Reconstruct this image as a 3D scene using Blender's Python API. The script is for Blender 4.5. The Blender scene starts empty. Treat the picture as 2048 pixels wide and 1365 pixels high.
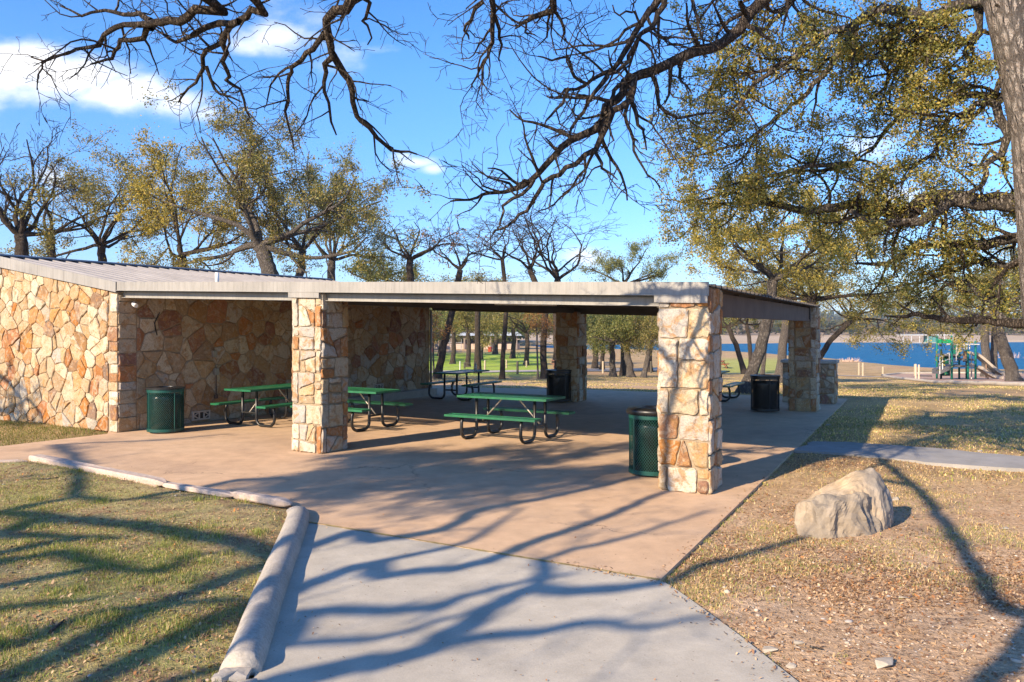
SKY_STR=0.14; SUN_STR=5.0; EXPO=1.0; CLOUD=5.2; SKY_SAT=1.27
HAZE=0.00028
import bpy, bmesh, math, random
import numpy as np
from mathutils import Vector, Matrix, noise

# ------------------------------------------------------------------ basics
scene = bpy.context.scene
COL = scene.collection
E, F, HY = 2.0, 1596.0, 655.0          # eye height, focal length and horizon row of the 2048 px photograph
U = Vector((0.868, -0.497, 0)).normalized()
V = Vector((0.497, 0.868, 0)).normalized()
SUNH = Vector((0.69, 0.724, 0)).normalized()   # where shadows point
SUN_EL = math.radians(27.2)
COT = 1.0 / math.tan(SUN_EL)

def G(px, py, z=0.0):
    d = (E - z) * F / (py - HY)
    return Vector(((px - 1024) / F * d, d, z))

def W(px, py, d):
    return Vector(((px - 1024) / F * d, d, E - (py - HY) / F * d))

def smooth(a, b, x):
    if a == b: return 0.0 if x < a else 1.0
    t = min(1.0, max(0.0, (x - a) / (b - a)))
    return t * t * (3 - 2 * t)

def interp(xs, ys, x):
    return float(np.interp(x, xs, ys))

# ------------------------------------------------------------------ terrain
BY = [-3000, 24, 30, 40, 50, 60, 80, 110, 160, 300, 420, 600, 900, 1500, 2500, 4000]
BZ = [0, 0, -0.22, -0.7, -1.12, -1.5, -2.0, -2.3, -2.45, -2.3, -1.6, 0.0, 3.0, 13.0, 20.0, 18.0]
def px2a(p): return (p - 1024) / F
NA = [px2a(p) for p in (1000, 1040, 1090, 1300, 1440, 1577, 1650, 1800, 1900, 2048, 2400, 4000)]
ND = [236, 215, 184, 178, 172, 140, 128, 98, 91, 91, 80, 70]
FA = [px2a(p) for p in (1000, 1040, 1090, 1440, 1700, 2048, 3000)]
FD = [232, 226, 224, 251, 268, 277, 300]
LAKE_Z = -3.2

SLAB = [G(620,1045), G(1320,1160), G(1695,798), G(1185,780), G(840,773), Vector((-6.0,27.0,0)),
        Vector((-9.0,18.0,0)), G(215,868), G(0,893), G(-400,945), G(-400,968), G(0,922), G(70,918), G(583,1012)]
WALK = [G(620,1045), G(610,1056), G(575,1150), G(548,1230), G(520,1310), G(505,1365), G(470,1500), Vector((-1.0,1.0,0)),
        Vector((-1.2,-8,0)), Vector((2.6,-8,0)), Vector((1.9,1.0,0)), G(1750,1480), G(1600,1365), G(1540,1318), G(1480,1270),
        G(1420,1226), G(1370,1190), G(1335,1167), G(1320,1160)]
PATH = [G(1589,903), G(1622,885), G(1700,886), G(1800,893), G(1900,901), G(2048,915), G(2300,938), G(2300,972),
        G(2048,941), G(1900,930), G(1800,921), G(1700,912)]
LAWN = [G(-500,965), G(0,930), G(60,926), G(573,1018), G(588,1042), G(545,1130), G(515,1215), G(480,1300), G(462,1365),
        Vector((-1.6,2.5,0)), Vector((-2,-3,0)), Vector((-16,-3,0)), Vector((-24,10,0))]

def seg_dist(P, poly):
    P = np.asarray(P); n = len(poly); best = np.full(len(P), 1e9)
    for i in range(n):
        a = np.array(poly[i][:2]); b = np.array(poly[(i+1) % n][:2]); ab = b - a
        t = np.clip(((P - a) @ ab) / max(ab @ ab, 1e-9), 0, 1)
        q = a + t[:, None] * ab
        best = np.minimum(best, np.hypot(P[:,0]-q[:,0], P[:,1]-q[:,1]))
    return best
def inside(P, poly):
    P = np.asarray(P); n = len(poly); c = np.zeros(len(P), bool)
    for i in range(n):
        x1, y1 = poly[i][0], poly[i][1]; x2, y2 = poly[(i+1) % n][0], poly[(i+1) % n][1]
        m = (y1 > P[:,1]) != (y2 > P[:,1])
        xx = (x2-x1) * (P[:,1]-y1) / ((y2-y1) if abs(y2-y1) > 1e-12 else 1e-12) + x1
        c ^= m & (P[:,0] < xx)
    return c

def sm(a, b, x):
    t = np.clip((x - a) / (b - a), 0, 1); return t*t*(3-2*t)

def terrain_np(P):
    """height of the land at an (N,2) array of points"""
    P = np.asarray(P, float); x = P[:,0]; y = P[:,1]
    base = np.interp(y, BY, BZ)
    base = base - 0.25 * sm(24, 50, y) * sm(4, 16, x)
    base = base + 0.06 * np.sin(x*0.31+1.3) * np.sin(y*0.23) * sm(24, 40, y)
    base = base + sm(300, 1200, y) * (3.0*np.sin(x*0.004+1) + 2.0*np.sin(x*0.011+y*0.004))
    a = x / np.maximum(y, 20)
    near = np.interp(a, NA, ND) + 2.0*np.sin(x*0.21) + 1.2*np.sin(x*0.53+1)
    far = np.interp(a, FA, FD) + 3*np.sin(x*0.07)
    ins = np.minimum(y - near, far - y)
    ins = np.where(a < NA[0], -50, ins)
    t = sm(-9, 9, ins)
    z = base*(1-t) + (-4.4)*t
    nearz = np.hypot(x, y-8) < 40
    dz = np.zeros(len(P))
    if nearz.any():
        Q = P[nearz]
        ds = np.minimum(seg_dist(Q, SLAB), seg_dist(Q, WALK))
        inn = inside(Q, SLAB) | inside(Q, WALK)
        sd = np.where(inn, -ds, ds)
        la = inside(Q, LAWN)
        up = np.where(la, 0.05, 0.0)
        k = sm(0.02, 0.35, sd)
        bump = 0.018*np.sin(Q[:,0]*2.1+0.6*np.sin(Q[:,1]*1.7))*np.sin(Q[:,1]*2.6) + 0.03*np.sin(Q[:,0]*0.7+2)*np.sin(Q[:,1]*0.9)
        dz[nearz] = -0.035*(1-k) + (up + bump - 0.015)*k
        dz[nearz] = np.where(sd < -0.3, -0.08, dz[nearz])
    return z + dz
def T(x, y):
    return float(terrain_np([[x, y]])[0])
def hit(px, py):
    """the point of the land seen at a pixel"""
    a = (px-1024)/F; m = (py-HY)/F
    d = np.geomspace(3, 3000, 1400)
    z = E - m*d
    h = terrain_np(np.stack([a*d, d], 1))
    i = np.argmax(z <= h)
    if not (z <= h).any(): i = len(d)-1
    return Vector((a*d[i], d[i], float(h[i])))
def at_depth(px, d):
    x = (px-1024)/F*d
    return Vector((x, d, T(x, d)))

# ------------------------------------------------------------------ mesh helpers
class MB:
    def __init__(s): s.v=[]; s.f=[]; s.c=[]; s.m=[]
    def add(s, vs, fs, col=(1,1,1), mat=0):
        b=len(s.v); s.v.extend([tuple(p) for p in vs])
        for f in fs:
            s.f.append(tuple(i+b for i in f)); s.c.append(col); s.m.append(mat)
    def box(s, lo, hi, M=None, col=(1,1,1), mat=0):
        x0,y0,z0=lo; x1,y1,z1=hi
        vs=[Vector(p) for p in ((x0,y0,z0),(x1,y0,z0),(x1,y1,z0),(x0,y1,z0),(x0,y0,z1),(x1,y0,z1),(x1,y1,z1),(x0,y1,z1))]
        if M is not None: vs=[M@p for p in vs]
        s.add(vs, [(0,3,2,1),(4,5,6,7),(0,1,5,4),(1,2,6,5),(2,3,7,6),(3,0,4,7)], col, mat)
    def prism(s, poly, z0, z1, M=None, col=(1,1,1), mat=0):
        n=len(poly); a=[Vector((p[0],p[1],z0)) for p in poly]+[Vector((p[0],p[1],z1)) for p in poly]
        if M is not None: a=[M@p for p in a]
        s.add(a, [tuple(range(n-1,-1,-1)), tuple(range(n,2*n))]+[(i,(i+1)%n,n+(i+1)%n,n+i) for i in range(n)], col, mat)
    def tube(s, pts, rads, n=6, col=(1,1,1), mat=0, cap=True):
        pts=[Vector(p) for p in pts]; k=len(pts)
        if k<2: return
        if not hasattr(rads,'__len__'): rads=[rads]*k
        b=len(s.v); ref=None
        for i in range(k):
            t=(pts[min(i+1,k-1)]-pts[max(i-1,0)])
            if t.length<1e-9: t=Vector((0,0,1))
            t.normalize()
            if ref is None:
                ref=t.orthogonal().normalized()
            else:
                ref=(ref-t*ref.dot(t))
                if ref.length<1e-6: ref=t.orthogonal()
                ref.normalize()
            q=t.cross(ref); r=rads[i]; p=pts[i]
            for j in range(n):
                a=2*math.pi*j/n; c=math.cos(a)*r; w=math.sin(a)*r
                s.v.append((p.x+ref.x*c+q.x*w, p.y+ref.y*c+q.y*w, p.z+ref.z*c+q.z*w))
        for i in range(k-1):
            o=b+i*n
            for j in range(n):
                s.f.append((o+j,o+(j+1)%n,o+n+(j+1)%n,o+n+j)); s.c.append(col); s.m.append(mat)
        if cap:
            s.f.append(tuple(b+j for j in range(n-1,-1,-1))); s.c.append(col); s.m.append(mat)
            s.f.append(tuple(b+(k-1)*n+j for j in range(n))); s.c.append(col); s.m.append(mat)
    def lathe(s, prof, n=24, M=None, col=(1,1,1), mat=0):
        b=len(s.v)
        for r,z in prof:
            for j in range(n):
                a=2*math.pi*j/n; p=Vector((r*math.cos(a), r*math.sin(a), z))
                if M is not None: p=M@p
                s.v.append(tuple(p))
        for i in range(len(prof)-1):
            for j in range(n):
                s.f.append((b+i*n+j,b+i*n+(j+1)%n,b+(i+1)*n+(j+1)%n,b+(i+1)*n+j)); s.c.append(col); s.m.append(mat)

def new_obj(name, me, parent=None):
    o=bpy.data.objects.new(name, me); COL.objects.link(o)
    if parent is not None: o.parent=parent
    return o
def build(mb, name, mats, parent=None, smooth_shade=False, bevel=0.0, weld=False):
    me=bpy.data.meshes.new(name); me.from_pydata(mb.v, [], mb.f)
    if not isinstance(mats,(list,tuple)): mats=[mats]
    for m in mats: me.materials.append(m)
    at=me.attributes.new('Col','FLOAT_COLOR','FACE')
    c=np.ones((len(mb.f),4),np.float32); c[:,:3]=np.array(mb.c,np.float32).reshape(-1,3)
    at.data.foreach_set('color', c.ravel())
    if len(mats)>1: me.polygons.foreach_set('material_index', np.array(mb.m,np.int32))
    if smooth_shade: me.polygons.foreach_set('use_smooth', np.ones(len(mb.f),bool))
    me.update()
    o=new_obj(name, me, parent)
    if bevel>0:
        md=o.modifiers.new('bevel','BEVEL'); md.width=bevel; md.segments=2; md.limit_method='ANGLE'; md.angle_limit=math.radians(40)
    return o
def build_np(name, v, f, c, mats, parent=None, mi=None, tri=False):
    me=bpy.data.meshes.new(name); k=f.shape[1]; nf=len(f)
    me.vertices.add(len(v)); me.vertices.foreach_set('co', v.astype(np.float32).ravel())
    me.loops.add(nf*k); me.loops.foreach_set('vertex_index', f.astype(np.int32).ravel())
    me.polygons.add(nf); me.polygons.foreach_set('loop_start', np.arange(0,nf*k,k,dtype=np.int32))
    if not isinstance(mats,(list,tuple)): mats=[mats]
    for m in mats: me.materials.append(m)
    if mi is not None: me.polygons.foreach_set('material_index', mi.astype(np.int32))
    me.update(calc_edges=True)
    at=me.attributes.new('Col','FLOAT_COLOR','FACE')
    cc=np.ones((nf,4),np.float32); cc[:,:3]=c
    at.data.foreach_set('color', cc.ravel())
    me.validate()
    return new_obj(name, me, parent)
def tag(o, label=None, cat=None, group=None, kind=None):
    if label: o['label']=label
    if cat: o['category']=cat
    if group: o['group']=group
    if kind: o['kind']=kind
    return o
def empty(name, loc, label, cat, group=None, rz=0.0):
    o=bpy.data.objects.new(name, None); o.empty_display_size=0.2; COL.objects.link(o)
    o.location=loc; o.rotation_euler=(0,0,rz)
    return tag(o,label,cat,group)
def copy_tree(o, parent=None):
    c=o.copy(); COL.objects.link(c)
    if parent is not None: c.parent=parent
    for ch in list(o.children): copy_tree(ch, c)
    return c

# ------------------------------------------------------------------ materials
class NT:
    def __init__(s, name):
        s.m=bpy.data.materials.new(name); s.m.use_nodes=True; s.t=s.m.node_tree; s.n=s.t.nodes; s.n.clear()
        s.out=s.n.new('ShaderNodeOutputMaterial')
    def node(s, typ, **kw):
        n=s.n.new(typ)
        for k,v in kw.items():
            if k.startswith('_'): setattr(n,k[1:],v)
            else:
                s.sock(n,k).default_value=v
        return n
    def sock(s,n,k):
        k2=k.replace('__',' ')
        return n.inputs[int(k2[1:])] if k2[0]=='i' and k2[1:].isdigit() else n.inputs[k2]
    def link(s,a,b): s.t.links.new(a,b)
    def coord(s, scale=(1,1,1), obj=False):
        if obj:
            tc=s.node('ShaderNodeTexCoord').outputs['Object']
        else:
            tc=s.node('ShaderNodeNewGeometry').outputs['Position']
        mp=s.node('ShaderNodeMapping'); s.link(tc, mp.inputs['Vector']); mp.inputs['Scale'].default_value=scale
        return mp.outputs[0]
    def noise(s, vec, scale, detail=4, rough=0.55, dist=0.0):
        n=s.node('ShaderNodeTexNoise'); n.inputs['Scale'].default_value=scale; n.inputs['Detail'].default_value=detail
        n.inputs['Roughness'].default_value=rough; n.inputs['Distortion'].default_value=dist
        if vec is not None: s.link(vec, n.inputs['Vector'])
        return n.outputs['Fac']
    def ramp(s, fac, stops, mode='LINEAR'):
        r=s.node('ShaderNodeValToRGB'); cr=r.color_ramp; cr.interpolation=mode
        while len(cr.elements)<len(stops): cr.elements.new(0.5)
        for e,(p,c) in zip(cr.elements, stops):
            e.position=p; e.color=(c if len(c)==4 else (*c,1)) if hasattr(c,'__len__') else (c,c,c,1)
        s.link(fac, r.inputs[0]); return r.outputs[0]
    def mix(s, fac, a, b, typ='MIX'):
        m=s.node('ShaderNodeMix'); m.data_type='RGBA'; m.blend_type=typ; m.clamp_factor=True
        for i,x in ((0,fac),(6,a),(7,b)):
            if hasattr(x,'is_linked') or hasattr(x,'links'): s.link(x, m.inputs[i])
            elif i==0: m.inputs[0].default_value=x
            else: m.inputs[i].default_value=(*x[:3],1)
        return m.outputs[2]
    def math(s, op, a, b=0.0, clamp=False):
        m=s.node('ShaderNodeMath'); m.operation=op; m.use_clamp=clamp
        for i,x in ((0,a),(1,b)):
            if hasattr(x,'links'): s.link(x,m.inputs[i])
            else: m.inputs[i].default_value=x
        return m.outputs[0]
    def attr(s, name='Col'):
        n=s.node('ShaderNodeAttribute'); n.attribute_name=name; return n
    def bsdf(s, color, rough=0.8, metal=0.0, spec=0.5, bump=None, bstr=0.3, bdist=0.01, coat=0.0):
        p=s.node('ShaderNodeBsdfPrincipled')
        if hasattr(color,'links'): s.link(color,p.inputs['Base Color'])
        else: p.inputs['Base Color'].default_value=(*color,1)
        if hasattr(rough,'links'): s.link(rough,p.inputs['Roughness'])
        else: p.inputs['Roughness'].default_value=rough
        p.inputs['Metallic'].default_value=metal; p.inputs['Specular IOR Level'].default_value=spec
        p.inputs['Coat Weight'].default_value=coat
        if bump is not None:
            b=s.node('ShaderNodeBump'); b.inputs['Strength'].default_value=bstr; b.inputs['Distance'].default_value=bdist
            s.link(bump,b.inputs['Height']); s.link(b.outputs[0],p.inputs['Normal'])
        s.link(p.outputs[0], s.out.inputs[0]); s.p=p
        return s.m

def m_simple(name, col, rough=0.6, metal=0.0, var=0.25, scale=3.0, spec=0.5, bstr=0.15):
    t=NT(name); c=t.coord()
    n=t.noise(c,scale,5,0.6); n2=t.noise(c,scale*14,3,0.6)
    k=t.ramp(n,[(0.3,1-var),(0.7,1+var*0.4)])
    cc=t.mix(1.0, col, k, 'MULTIPLY')
    return t.bsdf(cc, rough, metal, spec, bump=n2, bstr=bstr, bdist=0.004)

def m_streak(name,col):
    t=NT(name); c=t.coord(); s=t.coord((9,9,.7)); n=t.noise(s,2.2,5,0.65); n2=t.noise(c,1.1,5,0.6); n3=t.noise(c,60,3,.6)
    k=t.ramp(n,[(0.30,0.78),(0.62,1.06)]); k2=t.ramp(n2,[(0.3,.82),(.7,1.08)])
    cc=t.mix(1.0,t.mix(1.0,col,k,'MULTIPLY'),k2,'MULTIPLY'); sp=t.ramp(t.noise(c,34,2,.5),[(.70,0),(.77,.5)]); cc=t.mix(sp,cc,(.10,.085,.07))
    return t.bsdf(cc,0.5,0,0.4,bump=n3,bstr=.1,bdist=.003)
def m_stone():
    t=NT('flagstone'); c=t.coord(); a=t.attr().outputs['Color']
    n1=t.noise(c,5.2,7,0.68,0.8); n2=t.noise(c,16,5,0.65); n3=t.noise(c,60,4,0.7); n4=t.noise(c,7,4,0.6,1.5)
    stain=t.ramp(n1,[(0.50,0.0),(0.60,0.8)])
    col=t.mix(stain,a,(0.38,0.20,0.075))
    pale=t.ramp(n4,[(0.50,0.0),(0.64,0.5)])
    col=t.mix(pale,col,(0.50,0.42,0.31))
    lich=t.ramp(n2,[(0.56,0.0),(0.70,0.7)])
    col=t.mix(lich,col,(0.20,0.15,0.10))
    k=t.ramp(n3,[(0.25,0.62),(0.6,1.1)])
    col=t.mix(1.0,col,k,'MULTIPLY')
    h=t.math('ADD', t.math('MULTIPLY',n2,0.7), t.math('MULTIPLY',n3,0.4))
    return t.bsdf(col,0.9,0,0.25,bump=h,bstr=0.75,bdist=0.018)
def m_mortar():
    t=NT('mortar'); c=t.coord()
    n=t.noise(c,5,5,0.6); n3=t.noise(c,50,4,0.7)
    col=t.ramp(n,[(0.3,(0.27,0.20,0.13)),(0.7,(0.38,0.30,0.20))])
    col=t.mix(1.0,col,t.ramp(n3,[(0.2,0.7),(0.7,1.1)]),'MULTIPLY')
    return t.bsdf(col,0.95,0,0.2,bump=n3,bstr=0.5,bdist=0.006)
def m_concrete(name, c0, c1, stain, crack=True, sc=1.0, pit=0.0):
    t=NT(name); c=t.coord()
    n1=t.noise(c,0.45*sc,6,0.6,0.3); n2=t.noise(c,3.5,6,0.65); n3=t.noise(c,90,3,0.6)
    st=t.coord((1,1,1)); n4=t.noise(st,0.22,5,0.62,1.2)
    col=t.mix(t.ramp(n1,[(0.3,0),(0.7,1)]),c0,c1)
    col=t.mix(t.ramp(n4,[(0.50,0.0),(0.72,0.75)]),col,stain)
    col=t.mix(1.0,col,t.ramp(n2,[(0.25,0.80),(0.7,1.08)]),'MULTIPLY')
    col=t.mix(1.0,col,t.ramp(n3,[(0.2,0.86),(0.8,1.08)]),'MULTIPLY')
    sp=t.noise(c,28,2,0.5); col=t.mix(t.ramp(sp,[(0.70,0.0),(0.76,0.6)]),col,(0.10,0.07,0.05))
    if pit>0:
        pn=t.noise(c,38,4,0.75); col=t.mix(1.0,col,t.ramp(pn,[(0.30,1-pit),(0.60,1.12)]),'MULTIPLY'); n2=t.math('ADD',n2,t.math('MULTIPLY',pn,1.6))
    if crack:
        v=t.node('ShaderNodeTexVoronoi'); v.feature='DISTANCE_TO_EDGE'; v.inputs['Scale'].default_value=0.33
        dn=t.noise(c,2.2,5,0.7); mx=t.node('ShaderNodeVectorMath'); mx.operation='ADD'
        cb=t.node('ShaderNodeCombineXYZ'); t.link(dn,cb.inputs[0]); t.link(t.noise(c,3.1,4,0.6),cb.inputs[1])
        t.link(c,mx.inputs[0]); t.link(cb.outputs[0],mx.inputs[1]); t.link(mx.outputs[0],v.inputs['Vector'])
        cr=t.ramp(v.outputs['Distance'],[(0.0,0.8),(0.005,0.0)])
        gate=t.ramp(t.noise(c,0.35,3,0.5),[(0.5,0.0),(0.6,1.0)])
        col=t.mix(t.math('MULTIPLY',cr,gate),col,(0.08,0.05,0.03))
    return t.bsdf(col,0.88,0,0.3,bump=t.math('ADD',n3,t.math('MULTIPLY',n2,2.0)),bstr=0.35,bdist=0.004)
def m_bark(name, c0, c1, c2, sc=1.0, bd=0.04):
    t=NT(name); c=t.coord((9*sc,9*sc,2.4*sc))
    v=t.node('ShaderNodeTexVoronoi'); v.feature='DISTANCE_TO_EDGE'; v.inputs['Scale'].default_value=3.0
    nz=t.noise(c,2.6,5,0.7,1.2); mx=t.node('ShaderNodeVectorMath'); mx.operation='ADD'
    t.link(c,mx.inputs[0]); cb=t.node('ShaderNodeCombineXYZ')
    for i in range(3): t.link(nz,cb.inputs[i])
    t.link(cb.outputs[0],mx.inputs[1]); t.link(mx.outputs[0],v.inputs['Vector'])
    n2=t.noise(t.coord(),4.5,5,0.6); n3=t.noise(t.coord(),40,4,0.65)
    crack=t.ramp(v.outputs['Distance'],[(0.0,0.0),(0.22,1.0)])
    col=t.mix(t.ramp(n2,[(0.35,0),(0.65,1)]),c0,c1)
    col=t.mix(t.ramp(n3,[(0.45,0),(0.75,0.6)]),col,c2)
    col=t.mix(t.math('MULTIPLY',t.math('SUBTRACT',1.0,crack),0.75),col,tuple(x*0.42 for x in c0))
    h=t.math('ADD',t.math('MULTIPLY',crack,1.0),t.math('MULTIPLY',n3,0.6))
    return t.bsdf(col,0.95,0,0.15,bump=h,bstr=1.0,bdist=bd)
def m_leaf(name, trans=0.35, rough=0.55):
    t=NT(name); a=t.attr().outputs['Color']
    p=t.node('ShaderNodeBsdfPrincipled'); t.link(a,p.inputs['Base Color']); p.inputs['Roughness'].default_value=rough
    p.inputs['Specular IOR Level'].default_value=0.35
    tr=t.node('ShaderNodeBsdfTranslucent'); t.link(t.mix(1.0,a,(1.5,1.35,0.6),'MULTIPLY'),tr.inputs[0])
    mx=t.node('ShaderNodeMixShader'); mx.inputs[0].default_value=trans
    t.link(p.outputs[0],mx.inputs[1]); t.link(tr.outputs[0],mx.inputs[2]); t.link(mx.outputs[0],t.out.inputs[0])
    return t.m
def m_attr(name, rough=0.8, sc=20, metal=0.0, bstr=0.3, spec=0.3):
    t=NT(name); c=t.coord(); a=t.attr().outputs['Color']; n=t.noise(c,sc,4,0.6)
    col=t.mix(1.0,a,t.ramp(n,[(0.25,0.72),(0.75,1.12)]),'MULTIPLY')
    return t.bsdf(col,rough,metal,spec,bump=n,bstr=bstr,bdist=0.006)

M={}
M['stone']=m_stone(); M['mortar']=m_mortar()
M['patio']=m_concrete('patio_concrete',(0.56,0.37,0.225),(0.63,0.44,0.28),(0.40,0.27,0.18))
M['walk']=m_concrete('sidewalk_concrete',(0.44,0.395,0.32),(0.53,0.48,0.39),(0.35,0.31,0.25),crack=False)
M['curb']=m_concrete('curb_concrete',(0.40,0.355,0.295),(0.48,0.43,0.365),(0.31,0.275,0.23),crack=False,sc=3,pit=0.22)
M['path']=m_concrete('path_concrete',(0.34,0.32,0.30),(0.31,0.295,0.27),(0.26,0.23,0.19),sc=3)
M['bark']=m_bark('oak_bark',(0.17,0.145,0.125),(0.25,0.215,0.185),(0.33,0.30,0.26))
M['bark_dark']=m_bark('dark_bark',(0.085,0.064,0.05),(0.15,0.118,0.092),(0.25,0.21,0.17),1.3)
M['bark_near']=m_bark('trunk_bark',(0.36,0.315,0.28),(0.50,0.455,0.41),(0.48,0.32,0.22),0.55,0.12)
M['leaf']=m_leaf('oak_leaf',0.42); M['grass']=m_leaf('grass_blade',0.25,0.7); M['litter']=m_leaf('dead_leaf',0.12,0.8)
M['fascia']=m_streak('painted_fascia',(0.30,0.285,0.26))
M['beam']=m_simple('steel_channel',(0.13,0.088,0.062),0.75,0.0,0.3,2.5,spec=0.2)
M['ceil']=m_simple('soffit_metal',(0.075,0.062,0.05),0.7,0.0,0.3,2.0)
M['roof']=m_simple('galvanised_sheet',(0.33,0.30,0.265),0.42,0.35,0.22,1.2)
M['ridge']=m_simple('ridge_flashing',(0.10,0.13,0.18),0.45,0.3,0.2,1.2)
M['green']=m_simple('green_coating',(0.014,0.135,0.058),0.42,0.0,0.35,5.0,bstr=0.35)
M['green_dark']=m_simple('dark_green_coating',(0.005,0.066,0.052),0.38,0.0,0.3,5.0)
M['black']=m_simple('black_powder_coat',(0.014,0.014,0.014),0.38,0.0,0.3,4.0)
M['bin']=m_simple('bin_liner',(0.012,0.014,0.016),0.25,0.0,0.4,3.0)
M['galv']=m_simple('galvanised_brace',(0.38,0.34,0.28),0.45,0.5,0.3,6.0)
M['white']=m_simple('white_paint',(0.72,0.71,0.68),0.5,0.0,0.1,4.0)
M['attr']=m_attr('painted_parts')
M['rock']=m_attr('limestone',0.92,9,0,0.8)
M['wood']=m_attr('weathered_timber',0.9,30,0,0.8)
M['block']=m_simple('screen_block',(0.55,0.48,0.40),0.9,0,0.15,6)
M['moss']=m_simple('joint_moss',(0.36,0.27,0.10),0.95,0.0,0.5,20)
M['road']=m_concrete('road_surface',(0.44,0.38,0.33),(0.50,0.44,0.39),(0.38,0.32,0.27),crack=False)
M['mulch']=m_simple('playground_mulch',(0.42,0.27,0.19),0.95,0.0,0.3,2.0)
# ------------------------------------------------------------------ masonry
PAL_SUN=[((0.44,0.345,0.225),5),((0.50,0.42,0.30),4),((0.40,0.295,0.175),5),((0.37,0.25,0.13),3),((0.40,0.21,0.075),2.6),((0.33,0.135,0.045),2.2),((0.25,0.15,0.085),1.8),((0.37,0.33,0.27),2)]
PAL_IN=[((0.475,0.370,0.247),4),((0.522,0.427,0.304),3),((0.418,0.285,0.162),4),((0.351,0.209,0.104),3),((0.380,0.162,0.071),2.5),((0.285,0.133,0.076),2),((0.437,0.380,0.323),2.5),((0.570,0.475,0.342),1.5)]
PAL_COL=[((0.46,0.375,0.255),5),((0.50,0.44,0.345),3.5),((0.38,0.275,0.155),3.5),((0.34,0.155,0.06),2.8),((0.25,0.13,0.07),2.2),((0.40,0.355,0.30),2.5)]
def pick(pal,rng):
    t=rng.random()*sum(w for _,w in pal)
    for c,w in pal:
        t-=w
        if t<=0: break
    k=rng.uniform(0.86,1.12); g=rng.uniform(-0.02,0.02)
    return (c[0]*k+g, c[1]*k, max(0.01,c[2]*k-g))
def clip(poly, a, b, c):
    """keep a*x+b*y<=c"""
    out=[]; n=len(poly)
    for i in range(n):
        p=poly[i]; q=poly[(i+1)%n]; dp=a*p[0]+b*p[1]-c; dq=a*q[0]+b*q[1]-c
        if dp<=0: out.append(p)
        if (dp<0<dq) or (dq<0<dp):
            t=dp/(dp-dq); out.append((p[0]+(q[0]-p[0])*t, p[1]+(q[1]-p[1])*t))
    return out
def area(p): return 0.5*sum(p[i][0]*p[(i+1)%len(p)][1]-p[(i+1)%len(p)][0]*p[i][1] for i in range(len(p)))
def inset(p, g):
    q=list(p); n=len(p)
    for i in range(n):
        x1,y1=p[i]; x2,y2=p[(i+1)%n]; dx,dy=x2-x1,y2-y1; L=math.hypot(dx,dy)
        if L<1e-6: continue
        nx,ny=dy/L,-dx/L
        q=clip(q,nx,ny,nx*x1+ny*y1-g)
        if len(q)<3: return []
    return q
def voronoi(poly, size, rng, wv=0.35):
    xs=[p[0] for p in poly]; ys=[p[1] for p in poly]; x0,x1,y0,y1=min(xs)-size,max(xs)+size,min(ys)-size,max(ys)+size
    S=[]; nx=int((x1-x0)/size)+1; ny=int((y1-y0)/size)+1
    for i in range(nx):
        for j in range(ny):
            if rng.random()<0.13: continue
            S.append((x0+(i+0.5+rng.uniform(-.47,.47)+(0.5 if j%2 else 0))*size, y0+(j+0.5+rng.uniform(-.47,.47))*size, rng.uniform(0,wv)*size*size))
            if rng.random()<0.10: S.append((S[-1][0]+rng.uniform(-.3,.3)*size, S[-1][1]+rng.uniform(-.3,.3)*size, 0))
    out=[]
    for i,(ax,ay,aw) in enumerate(S):
        c=list(poly)
        for j,(bx,by,bw) in enumerate(S):
            if i==j: continue
            dx,dy=bx-ax,by-ay
            if dx*dx+dy*dy>(3.0*size)**2: continue
            c=clip(c,2*dx,2*dy,(bx*bx+by*by-bw)-(ax*ax+ay*ay-aw))
            if len(c)<3: break
        if len(c)>=3 and area(c)>0.0012: out.append(c)
    return out
def bsp(poly, target, rng, slant=0.2):
    A=area(poly)
    if A<target*rng.uniform(0.7,1.9): return [poly]
    xs=[p[0] for p in poly]; ys=[p[1] for p in poly]; w=max(xs)-min(xs); h=max(ys)-min(ys)
    cx=min(xs)+w*rng.uniform(.34,.66); cy=min(ys)+h*rng.uniform(.36,.64)
    ang=(0 if h>w*rng.uniform(0.75,1.35) else math.pi/2)+rng.gauss(0,slant)
    if rng.random()<0.16: ang+=rng.uniform(-0.7,0.7)
    nx,ny=-math.sin(ang),math.cos(ang); c=nx*cx+ny*cy
    a=clip(poly,nx,ny,c); b=clip(poly,-nx,-ny,-c)
    r=[]
    for q in (a,b):
        if len(q)>=3 and area(q)>0.0015: r+=bsp(q,target,rng,slant)
    return r
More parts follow.
